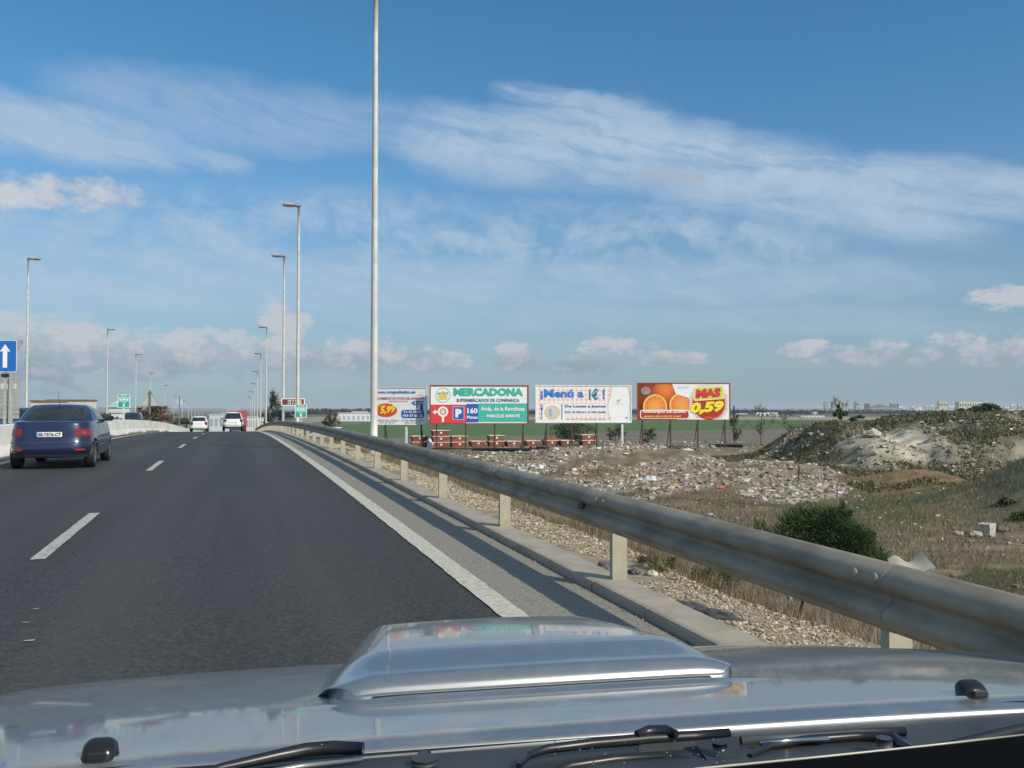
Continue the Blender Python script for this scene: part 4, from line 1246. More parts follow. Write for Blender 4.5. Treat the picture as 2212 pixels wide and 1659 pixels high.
q.box(x_ - .10, x_ + .10, -.016, -.014, z_ + .15, z_ + .32); q.build('fork', i_blue, b3.e)
b3.txt('De Lunes a Jueves', .30, .385, .735, .475, i_blue, bold=.03)
b3.txt('Solo de febrero al vida media', .30, .245, .735, .315, ink('ink_purple', (.22, .14, .26)), bold=.01)
fine_print(b3.box(.32, .05, .735, .085), ink('ink_faint', (.50, .50, .55)), b3.e, -.03, 6, 44)
cv = MB()
def curve_panel(a_, b_):
    fx0 = .775 + .018 * math.sin(b_ * 6.28 + 2.0); x0_, z0_ = b3.xy(fx0, b_); x1_ = b3.xy(.985 - .012 * math.sin(b_ * 6.28 + 1), 0)[0]
    return (x0_ + (x1_ - x0_) * a_, -.010, z0_)
cv.grid(curve_panel, 6, 24).build('white_print_panel', M['board_white'], b3.e)
for off, mt, zlo, zhi in ((0, ink('ink_salmon', (.72, .35, .30)), .45, 1), (0, ink('ink_pale_blue', (.45, .66, .74)), 0, .45)):
    q = MB()
    for sidex in (0, 1):
        q.grid(lambda a_, b_: (curve_panel(sidex, zlo + (zhi - zlo) * b_)[0] + (a_ - .5) * .07, -.013, curve_panel(0, zlo + (zhi - zlo) * b_)[2]), 1, 12)
    q.build('wavy_stripe', mt, b3.e)
a = b3.xy(.875, .60); MB().disc((a[0] - .06, a[1] - .04), .13, -.014, 14).build('drop_logo', ink('ink_logo_blue', (.35, .45, .60)), b3.e); MB().disc((a[0] + .06, a[1] + .03), .10, -.016, 14).build('drop_logo', ink('ink_logo_red', (.75, .35, .28)), b3.e)
fine_print(b3.box(.82, .50, .92, .525), ink('ink_faint2', (.62, .55, .55)), b3.e, -.03, 2, 8)
b3.rect(.80, .445, .955, .452, ink('ink_faint3', (.66, .64, .64)), -.014)
b3.rect(.945, .09, .965, .13, i_blue, -.014)

# --- orange juice board
b4 = Board(1378.5, 1575.5, (830.5, 827.5), (908, 904.5), 81, 81.8, 'red and orange billboard with sliced oranges and the yellow price 0,59', 965, [.05, .355, .655, .955], M['rust'], red_frame, .08)
i_juice, i_pulp, i_rind, i_dark = ink('ink_orange_peel', (.72, .10, .008)), ink('ink_pulp', (.80, .20, .015)), ink('ink_rind', (.82, .50, .12)), ink('ink_deep_red', (.36, .01, .012))
i_red4 = ink('ink_red_bright', (.42, .022, .018))
def fruit(name, hx, hz_, r_, lightc, darkc):
    m = bpy.data.materials.new(name); m.use_nodes = True; t = m.node_tree; b = t.nodes['Principled BSDF']; b.inputs['Roughness'].default_value = .5
    tc = t.nodes.new('ShaderNodeTexCoord'); sp2 = t.nodes.new('ShaderNodeSeparateXYZ'); t.links.new(tc.outputs['Object'], sp2.inputs[0])
    a_, c_ = (S(t, sp2.outputs[0]) - hx) * (1 / r_), (S(t, sp2.outputs[2]) - hz_) * (1 / r_)
    d_ = (a_ * a_ + c_ * c_)._m('SQRT') + (noise(t, tc.outputs['Object'], 9, 4) - .5) * .25
    t.links.new(mixc(t, d_.step(.05, 1.15), lightc, darkc).k, b.inputs['Base Color']); return m
def clipdisc(bd, fx, fz, r, y, rx=None, n=40):
    """disc clipped to the board's face"""
    c = bd.xy(fx, fz); rx = rx or r
    pts = []
    for k in range(n):
        a_ = 2 * math.pi * k / n
        pts.append((min(max(c[0] + rx * math.cos(a_), .0), bd.W), min(max(c[1] + r * math.sin(a_), bd.zb), bd.zt)))
    return MB().poly(pts, y)
b4.rect(0, 0, .42, 1, ink('ink_orange_red', (.30, .03, .010)), -.004)
fx = lambda a_, b_: b4.xy(a_, b_)
clipdisc(b4, .03, .62, 1.15, -.006, .62).build('whole_orange', fruit('fruit_a', *fx(.02, .75), 1.2, (.80, .22, .02), (.40, .045, .006)), b4.e)
clipdisc(b4, .275, .74, .98, -.008, 1.02).build('whole_orange', fruit('fruit_b', *fx(.30, .86), 1.25, (.80, .20, .02), (.36, .035, .005)), b4.e)
clipdisc(b4, .42, .42, .75, -.010, .72).build('whole_orange', fruit('fruit_c', *fx(.44, .55), 1.0, (.78, .18, .02), (.38, .04, .006)), b4.e)
for (fx, fz, r_, y_) in ((.185, .36, 1.06, -.012), (.475, .40, 1.08, -.014)):
    clipdisc(b4, fx, fz, r_, y_).build('rind', i_rind, b4.e); clipdisc(b4, fx, fz, r_ * .86, y_ - .002).build('orange_slice', fruit('fruit_slice', b4.xy(fx, fz)[0], b4.xy(fx, fz)[1], r_, (.82, .34, .06), (.72, .13, .01)), b4.e)
    c = b4.xy(fx, fz); q = MB()
    for k in range(11):
        a_ = 6.283 * k / 11 + .2; r2 = r_ * .84
        px, pz = c[0] + r2 * math.cos(a_), c[1] + r2 * math.sin(a_)
        if pz > b4.zb and px < b4.W: q.poly([c, (px + .02 * math.sin(a_), pz - .02 * math.cos(a_)), (px - .02 * math.sin(a_), pz + .02 * math.cos(a_))], y_ - .004)
    q.build('segment_lines', i_rind, b4.e)
x0_, x1_ = b4.xy(.40, 0)[0], b4.W
MB().poly([b4.xy(.37, 1), b4.xy(.41, .72), b4.xy(.56, .60), b4.xy(.56, 0), b4.xy(1, 0), b4.xy(1, 1)], -.020).build('white_corner', i_white, b4.e)
# starburst
c = b4.xy(.775, .47); pts = []
for k in range(120):
    a_ = 2 * math.pi * k / 120; big_ = k % 2 == 0
    r_ = 2.05 if big_ else 1.35
    pts.append((min(max(c[0] + r_ * .92 * math.cos(a_), .02), b4.W - .02), min(max(c[1] + r_ * .92 * math.sin(a_), b4.zb + .02), b4.zt - .02)))
MB().add([(c[0], -.022, c[1])] + [(p_[0], -.022, p_[1]) for p_ in pts], [(0, 1 + k, 1 + (k + 1) % 120) for k in range(120)]).build('starburst', ink('ink_burst', (.42, .015, .015)), b4.e)
clipdisc(b4, .775, .45, 1.40, -.024, 1.42).build('burst_centre', i_red4, b4.e)
a = b4.box(.60, .53, .945, .95); mx_, mz_ = (a[0] + a[2]) / 2, (a[1] + a[3]) / 2
def tilt_rr(w_, h2, r_, ang_): return [(mx_ + x * math.cos(ang_) - z * math.sin(ang_), mz_ + x * math.sin(ang_) + z * math.cos(ang_)) for x, z in rrect(w_, h2, r_)]
MB().prism(tilt_rr(2.72, 1.18, .16, .07), -.030, -.026).build('badge_border', ink('ink_cream', (.80, .76, .45)), b4.e)
MB().prism(tilt_rr(2.52, 1.0, .12, .07), -.034, -.031).build('badge', ink('ink_lime', (.60, .62, .05)), b4.e)
b4.txt('MAS', .630, .585, .905, .83, ink('ink_mas_shadow', (.30, .01, .01)), -.037, .08, .10, slope=.07)
b4.txt('MAS', .625, .60, .900, .845, ink('ink_mas', (.62, .03, .06)), -.044, .05, .10, slope=.07)
b4.txt('0,59', .575, .09, .945, .45, i_dark, -.037, .09, .15, slope=.07)
b4.txt('0,59', .57, .11, .94, .47, i_yel, -.044, .06, .15, slope=.07)
fine_print(b4.box(.73, .035, .87, .075), i_org, b4.e, -.03, 1, 10)
a = b4.box(.02, .02, .56, .27); mx_, mz_ = (a[0] + a[2]) / 2, (a[1] + a[3]) / 2
MB().prism([(mx_ + x, mz_ + z) for x, z in rrect(a[2] - a[0], a[3] - a[1], .2)], -.040, -.036).build('banner_border', i_white, b4.e)
a = b4.box(.03, .035, .55, .24); MB().prism([(mx_ + x, mz_ - .01 + z) for x, z in rrect(a[2] - a[0], a[3] - a[1], .18)], -.046, -.042).build('banner', i_red4, b4.e)
b4.txt('NARANJAS DE ZUMO', .05, .165, .525, .255, i_white, -.05, .045, .25)
b4.txt('BOLSA DE 4 KILOS 2,36€', .06, .055, .47, .115, i_yel, -.05, .03, .25)
a = b4.xy(.085, .80); MB().disc(a, .33, -.016, 20, rx=.42).build('company_logo', ink('ink_teal2', (.10, .30, .36)), b4.e); MB().disc((a[0], a[1] + .08), .18, -.018, 16, rx=.26).build('company_logo', ink('ink_coral', (.75, .12, .03)), b4.e)
MB().disc((a[0] + .05, a[1] - .20), .08, -.019, 14, rx=.3).build('company_logo', ink('ink_leaf', (.10, .45, .20)), b4.e)
fine_print(b4.box(.43, .90, .56, .925), ink('ink_grey2', (.6, .55, .55)), b4.e, -.03, 6, 38)
fine_print(b4.box(.43, .86, .54, .88), ink('ink_grey3', (.6, .55, .55)), b4.e, -.03, 4, 20)

# ------------------------------------------------------------------ red skips behind the boards
sk_red = [material('skip_red_paint', (.34, .10, .055), (.22, .065, .04), 3, .7), material('skip_faded_paint', (.36, .13, .08), (.24, .08, .05), 3, .75)]
sk_pale = flat('skip_rim_paint', (.62, .55, .46), .7); sk_dark = flat('skip_inside', (.03, .02, .018), .9)


def skip(u, v, w, layers, label, yaw, openlid=False, Z=None):
    p = gpos(u, v); Zd = (p - EYE).dot(FW)
    base_rz = -HEAD + yaw
    for k in range(layers):
        lb = label if layers == 1 else label + (', bottom' if k == 0 else (', top' if k == layers - 1 else ', middle'))
        e = empty('skip', (p.x, p.y, p.z + k * .52), base_rz, lb, 'skip', 'red rubble skips')
        W2, D2, H2 = w, 1.15, .47
        o = []
        for s_ in (0, 1):
            pass
        q = MB(); t0, t1 = .82, 1.0
        cor = lambda f, z: [(-W2 / 2 * f, -D2 / 2 * f, z), (W2 / 2 * f, -D2 / 2 * f, z), (W2 / 2 * f, D2 / 2 * f, z), (-W2 / 2 * f, D2 / 2 * f, z)]
        q.add(cor(t0, .02) + cor(t1, H2), [(3, 2, 1, 0), (0, 1, 5, 4), (1, 2, 6, 5), (2, 3, 7, 6), (3, 0, 4, 7)])
        q.add(cor(t0 - .06, .08) + cor(t1 - .05, H2), [(0, 1, 2, 3), (4, 5, 1, 0), (5, 6, 2, 1), (6, 7, 3, 2), (7, 4, 0, 3)])
        q.build('body', sk_red[(k + int(u)) % 2], e)
        q = MB()
        for (x0, x1, y0, y1) in ((-W2 / 2 - .02, W2 / 2 + .02, -D2 / 2 - .03, -D2 / 2 + .03), (-W2 / 2 - .02, W2 / 2 + .02, D2 / 2 - .03, D2 / 2 + .03)):
            q.box(x0, x1, y0, y1, H2 - .03, H2 + .035)
        for (x0, x1) in ((-W2 / 2 - .03, -W2 / 2 + .03), (W2 / 2 - .03, W2 / 2 + .03)):
            q.box(x0, x1, -D2 / 2 + .03, D2 / 2 - .03, H2 - .03, H2 + .035)
        q.build('rim', sk_pale, e)
        MB().box(-.08, .08, -D2 / 2 * .93 - .02, -D2 / 2 * .93, .20, .36).build('number_plate', M['sign_white'], e)
        if k == layers - 1:
            MB().add([(-W2 * .46, -D2 * .46, H2 - .08), (W2 * .46, -D2 * .46, H2 - .08), (W2 * .46, D2 * .46, H2 - .08), (-W2 * .46, D2 * .46, H2 - .08)], [(0, 1, 2, 3)]).build('dark_load', sk_dark, e)
        if openlid and k == layers - 1:
            q = MB(); q.prism([(-W2 * .5, H2 + .04), (W2 * .42, H2 + .04), (W2 * .25, H2 + .38), (-W2 * .3, H2 + .28)], -D2 * .4, D2 * .4); q.build('heaped_load', sk_red[0], e)


skip(905, 966, 1.45, 2, 'low faded red skip half hidden by the guardrail', .3)
skip(950, 967, 1.5, 3, 'red skip in the tall stack under the left edge of the supermarket board', .3)
skip(990, 966, 1.45, 2, 'red skip standing under the parking symbol', .3)
skip(1030, 964, 1.4, 1, 'single low red skip under the blue 160 panel', .35)
skip(1070, 964, 1.45, 2, 'bright red skip under the middle of the teal panel', .3)
skip(1107, 964, 1.35, 1, 'low brownish red skip under the right part of the teal panel', .3)
skip(1148, 963, 1.3, 1, 'low red skip between the supermarket and menu boards', .3)
skip(1189, 962, 1.4, 1, 'red skip with a heaped load below the coin on the menu board', .3, True)
skip(1222, 962, 1.3, 1, 'bright red skip below the middle of the menu board', .3)
skip(1268, 962, 1.4, 2, 'red skip under the right half of the menu board', .3)
rag('white_drum', 930, 968, .8, .9, (.75, .75, .72), 'white drum standing in front of the tall stack of red skips', 'drum', 21)

# ------------------------------------------------------------------ vegetation
def leafy(parent, cx, cy, cz, rx, ry, rz_, n, size, cols, w=None, name='crown', seed=0, shell=.55, needle=False):
    """many small leaf faces through a crown volume, clumped"""
    g = np.random.default_rng(seed)
    nc = max(8, n // 60)
    d = g.normal(size=(nc, 3)); d /= np.linalg.norm(d, axis=1)[:, None]
    cpos = d * (shell + (1 - shell) * g.random((nc, 1)) ** .6) * (1 + .22 * (g.random((nc, 1)) - .5)) * np.array([rx, ry, rz_])
    ci = g.integers(0, nc, n)
    pos = cpos[ci] + g.normal(size=(n, 3)) * np.array([rx, ry, rz_]) * .13
    a = g.random(n) * 6.283; t_ = (g.random(n) - .5) * 2.4
    ax = np.stack([np.cos(a) * np.cos(t_), np.sin(a) * np.cos(t_), np.sin(t_)], 1)
    if needle: ax = pos / np.linalg.norm(pos + 1e-6, axis=1)[:, None] * .8 + ax * .5 + np.array([0, 0, .3])
    b_ = np.cross(ax, g.normal(size=(n, 3))); b_ /= np.linalg.norm(b_, axis=1)[:, None] + 1e-6
    s_ = size * (.6 + .8 * g.random(n))[:, None]; wd = .16 if needle else .5
    v = np.stack([pos - ax * s_ * .5, pos + b_ * s_ * wd * .5, pos + ax * s_ * .5, pos - b_ * s_ * wd * .5], 1).reshape(-1, 3) + np.array([cx, cy, cz])
    f = np.arange(4 * n).reshape(-1, 4)
    cc_ = np.array(cols)[g.choice(len(cols), nc)][ci] * (1 + (g.random((n, 1)) - .5) * .5)
    return np_mesh(name, v, f, grass_mat, parent, col=np.repeat(cc_, 4, 0))


def trunk(parent, h, r, seed=0, limbs=4, mat=None, spread=.6):
    g = random.Random(seed); q = MB()
    pts = [(0, 0, -.2), (g.uniform(-.05, .05) * h, g.uniform(-.05, .05) * h, h * .5), (g.uniform(-.1, .1) * h, g.uniform(-.1, .1) * h, h)]
    q.tube(pts, [r, r * .75, r * .3], 8)
    for i in range(limbs):
        a = g.random() * 6.28; st = h * g.uniform(.25, .6)
        q.tube([(0, 0, st), (math.cos(a) * h * spread * .3, math.sin(a) * h * spread * .3, st + h * .2), (math.cos(a) * h * spread * .6, math.sin(a) * h * spread * .6, st + h * .42)], [r * .5, r * .3, r * .08], 6)
    return q.build('trunk', mat or bark, parent)


bark = material('bark', (.10, .075, .05), (.06, .045, .03), 12, .9)
PINE = [(.060, .105, .034), (.040, .075, .026), (.085, .130, .045), (.10, .125, .055)]
p = CW(5.18, 16.0); p.z = float(terrain(p.x, p.y))
e = empty('pine_bush', p, 0, 'dark green bushy young pine growing behind the crash barrier', 'bush')
trunk(e, 1.0, .05, 3, 6, spread=.8)
for i, (cx, cy, cz, rx, ry, rz_, n) in enumerate(((-.28, 0, 1.08, .52, .5, .46, 9000), (.25, -.2, .95, .52, .45, .40, 8000), (.62, -.1, .58, .52, .42, .30, 6000), (1.0, .1, .40, .32, .3, .24, 2600), (-.50, .1, .78, .34, .3, .34, 3500), (.0, .1, .5, .7, .5, .4, 5000), (.05, -.15, 1.18, .40, .4, .40, 6000), (.42, -.2, 1.02, .36, .35, .34, 3500), (.80, -.1, .62, .36, .35, .30, 3000), (-.42, -.1, 1.30, .16, .16, .16, 900), (.22, -.2, 1.50, .17, .16, .15, 900), (.72, -.1, 1.08, .16, .15, .14, 700), (1.22, 0, .52, .17, .15, .13, 700))):
    leafy(e, cx * RT.x, cy + cx * RT.y, cz, rx, ry, rz_, int(n * 1.5), .065, PINE, seed=30 + i, needle=True, shell=.3)
p = CW(3.95, 15.2); p.z = float(terrain(p.x, p.y))
e = empty('small_pine', p, 0, 'low dark green pine tuft left of the big pine bush', 'bush')
leafy(e, 0, 0, .86, .22, .22, .36, 3600, .06, PINE, seed=50, needle=True, shell=.2); trunk(e, .8, .02, 5, 3)
# green shrub growing below the beam
for (u, v, r_, n, lb) in ((1535, 1272, .16, 2600, 'small green shrub at the gravel edge below the beam'), (1418, 1232, .12, 1200, 'green tuft on the gravel right of the second post')):
    p = gpos(u, v, 0, -.1); e = empty('shrub', p, 0, lb, 'shrub')
    leafy(e, 0, 0, r_ * .5, r_ * 1.5, r_ * 1.5, r_ * .7, n, .035, [(.06, .085, .03), (.10, .12, .045), (.13, .10, .05)], seed=int(u), needle=True, shell=.2, name='foliage')
    trunk(e, r_, .008, 3, 3)
for (u, v, r_, hz, n, lb) in ((2215, 1050, .5, .16, 1800, 'dark green scrub on the bank at the right edge, upper clump'), (2178, 1090, .35, .12, 1000, 'dark green scrub on the bank at the right edge, middle clump'),
                              (2215, 1122, .45, .15, 1500, 'dark green scrub on the bank at the right edge, lowest clump'), (2120, 1050, .4, .12, 900, 'low green scrub left of the bank at the right edge')):
    p = gpos(u, v); e = empty('shrub', p, 0, lb, 'shrub')
    leafy(e, 0, 0, hz * .5, r_, r_ * .8, hz, n, .075, [(.050, .068, .026), (.075, .09, .036), (.11, .10, .055)], seed=int(v), shell=.2, name='foliage'); trunk(e, hz, .015, int(v), 4)
# thin trees behind the boards
DUST = [(.080, .095, .045), (.11, .115, .065), (.14, .13, .09), (.06, .07, .035)]
for (u, v, Z, r_, hz, n, lb) in ((1240, 932, 100, 2.3, 1.35, 6000, 'hazy grey green tree behind the right half of the menu board'), (1400, 938, 96, 1.0, .8, 900, 'thin see-through shrub under the orange advertisement, nearer its left'),
                                 (1330, 935, 97, 1.1, .9, 1200, 'sparse shrub behind the white leg of the menu board'),
                                 (1590, 918, 95, .7, 1.3, 900, 'spindly shrub standing just right of the orange advertisement'), (1643, 905, 88, 1.2, 1.5, 420, 'very thin bare tree right of the last billboard, ahead of the green field'),
                                 (1704, 905, 90, 1.0, 1.0, 260, 'very thin shrub left of the spoil heap crest')):
    p = P(u, v, Z); zg = float(terrain(p.x, p.y)); e = empty('thin_tree', (p.x, p.y, zg), 0, lb, 'tree')
    c = p.z - zg; leafy(e, 0, 0, c, r_, r_ * .8, hz, n, .16, DUST, seed=int(u), shell=.3); trunk(e, c + .6 * hz, .05, int(u), 9, spread=1.0)
# trees around and behind the heap crest
for (u, v, Z, r_, hz, n, lb) in ((1815, 893, 66, .55, .55, 900, 'dark green shrub on the left summit of the spoil heap'),
                                 (2136, 889, 130, 1.8, 1.1, 1800, 'dark rounded tree behind the heap, right of the small white house'), (2111, 890, 150, 1.6, 1.0, 1300, 'dark rounded tree behind the heap, left of the small white house'),
                                 (2085, 891, 170, 2.0, .9, 1100, 'bluish dark tree behind the heap crest, leftmost of three'), (2190, 897, 62, .8, .18, 1100, 'green bush on the crest of the heap at the right edge'),
                                 (1850, 903, 64, .5, .2, 600, 'green bush beside the dip of the spoil heap'), (2035, 895, 60, 1.0, .20, 1200, 'long green bush along the crest of the spoil heap')):
    p = P(u, v, Z); zg = float(terrain(p.x, p.y)); e = empty('tree' if Z > 100 else 'shrub', (p.x, p.y, zg), 0, lb, 'tree' if Z > 100 else 'shrub')
    c = max(p.z - zg, hz * .6); leafy(e, 0, 0, c, r_, r_ * .8, hz, n, .14 if Z < 100 else .4, PINE if Z > 70 else [(.06, .085, .03), (.09, .10, .04)], seed=int(u) + int(Z), shell=.25); trunk(e, max(c, .5), .06, int(u), 4)
# trees left, beyond the carriageway
REDT = [(.17, .085, .06), (.12, .07, .05), (.10, .09, .05)]
GRN = [(.055, .075, .03), (.04, .055, .025)]
for (u, v, Z, r_, hz, n, cols, lb) in ((332, 876, 120, 1.9, 1.6, 1200, REDT, 'reddish bare bush just right of the blue saloon roof'), (340 - 120, 0, 0, 0, 0, 0, None, ''),
                                       (470 * 0 + 212, 893, 118, 2.2, 1.0, 1500, REDT, 'reddish brown tree behind the right shoulder of the saloon'), (222, 902, 100, 1.3, .9, 1300, GRN, 'dark green bush left of the green kilometre sign'),
                                       (312, 882, 190, 3.0, 1.6, 1300, REDT, 'reddish hedge row behind the triangular sign, left part'), (345, 893, 200, 4.5, 1.2, 1700, REDT, 'reddish hedge row behind the triangular sign, right part'),
                                       (367, 897, 210, 4.0, 1.0, 1500, GRN, 'dark green hedge beyond the wall near its far end'), (402, 903, 190, 3.0, 1.2, 1400, GRN, 'dark green hedge just left of the white hatchback'),
                                       (592, 878, 175, 1.3, 2.7, 1600, GRN, 'dark leaning cypress at the end of the crash barrier'), (612, 897, 170, 2.4, 1.0, 1500, [(.02, .06, .055), (.02, .045, .04)], 'dark bluish green tree left of the kilometre sign'),
                                       (574, 903, 150, 1.1, .9, 800, GRN, 'small dark bush where the crash barrier disappears'), (716, 906, 160, 1.4, 1.6, 900, REDT, 'brown leafless bush left of the long white building'),
                                       (706, 912, 150, .9, .8, 700, GRN, 'small green bush left of the long white building')):
    if cols is None: continue
    p = P(u, v, Z); zg = float(terrain(p.x, p.y)); e = empty('distant_tree', (p.x, p.y, zg), 0, lb, 'tree')
    c = p.z - zg; leafy(e, 0, 0, c * (.8 if u < 500 else 1), r_, r_ * .8, hz * (.62 if u < 500 else 1), n, .28, cols, seed=int(u) + 7, shell=.2); trunk(e, max(c, .5), .1, int(u), 4)

# ------------------------------------------------------------------ buildings
def building(u0, u1, vt, vb, Z, col, label, roof=None, windows=0, rows=1, wcol=(.06, .07, .08), depth=None, cat='building', name='building', gable=0, group=None, yaw=0, doors=0):
    a, b_ = P(u0, vb, Z), P(u1, vb, Z); w = (b_ - a).length; zt = P(u0, vt, Z).z
    m_ = (a + b_) / 2; zg = min(float(terrain(m_.x, m_.y)), a.z) - .3
    e = empty(name, (m_.x, m_.y, zg), -HEAD + yaw, label, cat, group)
    H = zt - zg; D = depth or max(4, w * .4); hb = a.z - zg
    MB().box(-w / 2, w / 2, 0, D, 0, H).build('wall', flat('render_' + label[:12], col, .8, var=.08, scale=.3), e)
    rc = roof or tuple(c * .8 for c in col)
    if gable: MB().prism([(-w / 2 - .3, H + .02), (w / 2 + .3, H + .02), (0, H + gable)], -.3, D + .3).build('roof', flat('roof_' + label[:12], rc, .8), e)
    else: MB().box(-w / 2 - .15, w / 2 + .15, -.15, D + .15, H + .004, H + .25).build('roof', flat('roof_' + label[:12], rc, .8), e)
    if windows:
        wm = flat('window_' + label[:12], wcol, .3); pw = w / windows
        rh = (H - hb * .6) / rows
        q = MB().box(-pw * .27, pw * .27, -.04, -.004, 0, rh * .42).mesh('window', wm)
        for j in range(rows):
            for i in range(windows):
                o = link(bpy.data.objects.new('window', q), e); o.location = (-w / 2 + pw * (i + .5), 0, hb * .6 + rh * (j + .35))
    return e


wht = (.72, .71, .68)
building(66, 118, 868, 915, 140, (.70, .60, .45), 'low cream building with a brown flat roof behind the blue saloon, left', (.20, .14, .12), 5, 1)
building(100, 186, 866, 915, 165, (.62, .56, .46), 'long low building with a dark roof edge behind the blue saloon', (.16, .12, .11), 7, 1)
building(234, 262, 880, 912, 190, wht, 'small white building left of the kilometre sign on the wall', (.45, .60, .62), 3, 1, gable=1.2)
building(400 * 0 + 240, 258, 892, 912, 150, (.70, .68, .64), 'low white shed in front of the pale green roof at left', (.6, .58, .55), 2, 1)
building(339, 350, 897, 906, 260, (.60, .15, .12), 'tiny red hut over the white wall right of the triangular sign', (.6, .2, .15), 2, 1)
building(452, 482, 896, 932, 330, (.62, .64, .66), 'pale grey gatehouse between the two white cars', (.55, .57, .58), 3, 1, wcol=(.36, .38, .40))
building(478, 492, 892, 930, 420, (.55, .55, .52), 'narrow far block left of the white off-roader', None, 2, 3)
building(532, 556, 901, 932, 300, (.66, .67, .66), 'white low factory front right of the red lorry', None, 5, 1, wcol=(.36, .38, .40))
building(546, 574, 903, 930, 380, (.70, .70, .66), 'long white shed where the barrier meets the skyline', None, 4, 1)
building(664, 700, 900, 912, 620, (.66, .60, .55), 'pale pinkish far warehouse right of the green sign', (.5, .38, .32), 5, 1)
building(690, 728, 905, 916, 480, (.45, .58, .70), 'pale blue low warehouse left of the brown bush', (.5, .6, .7), 5, 1)
building(728, 800, 893, 914, 300, (.78, .78, .76), 'long white warehouse left of the tall lamp pole', (.6, .6, .6), 7, 1, wcol=(.45, .47, .48))
building(760, 792, 889, 893, 420, (.60, .55, .48), 'tan upper storey rising behind the long white warehouse', None, 4, 1)
e = building(652, 662, 905, 915, 520, (.55, .30, .25), 'small brick red far hut below the green sign', None, 1, 1)
for (u0, u1, vt, vb, Z, c, lb) in ((922, 930, 903, 912, 500, (.5, .5, .5), 'tiny grey house between the two leftmost billboards'), (1140, 1158, 905, 912, 520, (.72, .72, .7), 'white low house row between supermarket and menu boards'),
                                   (1364, 1377, 900, 907, 600, (.7, .68, .6), 'pale barn between the menu and orange boards'), (1330, 1350, 912, 916, 330, (.12, .22, .42), 'low blue shed far below the menu board edge'),
                                   (1462, 1500, 908, 915, 480, (.75, .75, .75), 'white van-shaped shed under the orange board'), (1418, 1430, 905, 914, 420, (.10, .16, .26), 'small dark blue shed under the orange board'),
                                   (1440, 1460, 905, 913, 500, (.6, .58, .52), 'grey barn under the orange board beside a white one'),
                                   (1591, 1615, 893, 900, 900, (.66, .62, .58), 'pale pink barn row right of the orange board'), (1634, 1680, 891, 904, 650, (.68, .68, .64), 'long pale farm building above the green field'),
                                   (1662, 1682, 897, 905, 560, (.62, .62, .58), 'grey farm building with lean-to above the green field'), (1731, 1781, 899, 906, 480, (.78, .78, .78), 'long very low white greenhouse at the field edge'),
                                   (1757, 1766, 890, 897, 900, (.72, .70, .62), 'small cream house left of the cement works')):
    building(u0, u1, vt, vb, Z, c, lb, None, max(2, (u1 - u0) // 8), 1, depth=8)
# billboard legs on vehicles' side: far wooden mast
for (u, v0, v1, Z, lb) in ((1585, 874, 945, 95, 'tall dark wooden mast right of the orange billboard'),):
    p = P(u, v0, Z); zg = float(terrain(p.x, p.y))
    o = MB().tube([(0, 0, 0), (0, 0, (p.z - zg) * .5), (.03, 0, p.z - zg)], [.10, .09, .07], 8).build('wooden_mast', flat('dark_wood', (.07, .06, .055))); o.location = (p.x, p.y, zg - .1); tag(o, lb, 'mast')
# cement works
ZW = 1500.0
grey1, grey2, tan1 = (.30, .32, .33), (.40, .41, .40), (.42, .38, .32)


def silo(u, w, vt, Z, col, label, n=1, dome=True):
    p = P(u, 892, Z); r_ = w / FPX * Z / 2; zg = float(terrain(p.x, p.y)); H = P(u, vt, Z).z - zg
    e = empty('silo', (p.x, p.y, zg), 0, label, 'silo', 'silos of the far cement works')
    MB().tube([(0, 0, 0), (0, 0, H)], r_, 16).build('drum', flat('silo_' + label[:14], col, .8), e)
    if dome: MB().tube([(0, 0, H + .02), (0, 0, H + r_ * .3), (0, 0, H + r_ * .45)], [r_ * .98, r_ * .6, r_ * .15], 16).build('cap', flat('silo_cap', tuple(c * .8 for c in col), .8), e)


building(1781, 1789, 868, 893, ZW, grey2, 'square grey tower at the left end of the cement works', None, 2, 4)
silo(1799, 8, 868, ZW, grey1, 'grey silo left of the tallest tower of the cement works')
building(1795, 1823, 884, 895, ZW - 40, grey1, 'dark base building under the cement silos', None, 5, 1)
silo(1806, 10, 860, ZW, grey2, 'tallest silo of the cement works')
building(1802, 1809, 856, 862, ZW + 5, grey1, 'small headhouse on top of the tallest cement silo', None, 2, 1)
silo(1814, 8, 865, ZW, (.45, .45, .42), 'pale silo right of the tallest one at the cement works')
silo(1822, 8, 870, ZW, tan1, 'tan silo in the middle of the cement works')
silo(1829, 7, 870, ZW, grey2, 'narrow grey silo right of the tan one')
MB_ = MB().tube([(0, 0, 0), (9, 0, 6)], .9, 6).build('conveyor', flat('conveyor_grey', grey1)); MB_.location = P(1822, 873, ZW - 30); tag(MB_, 'slanting conveyor right of the cement silos', 'conveyor')
building(1846, 1858, 871, 893, ZW, (.44, .44, .42), 'grey block with a stepped top in the middle of the works', None, 2, 3)
building(1849, 1853, 867, 873, ZW - 10, tan1, 'small rooftop hut on the stepped grey block', None, 1, 1)
building(1869, 1879, 872, 893, ZW, (.14, .12, .11), 'dark brown furnace tower of the works', None, 1, 2)
building(1880, 1926, 880, 893, ZW + 60, (.33, .33, .31), 'long dark grey shed right of the furnace tower', (.18, .18, .17), 9, 1, gable=5)
building(1836, 1869, 885, 893, ZW - 20, (.16, .20, .24), 'low blue grey shed left of the furnace tower', None, 5, 1)
building(1924, 1942, 872, 879, ZW + 300, (.22, .26, .29), 'dark slate block behind the long shed', None, 3, 1)
building(1776, 1836, 889, 895, ZW - 200, (.20, .24, .26), 'low dark row of sheds at the foot of the works', None, 10, 1)
building(1888, 1916, 886, 895, ZW - 250, (.24, .28, .32), 'blue grey hall in front of the long dark shed', None, 5, 1)
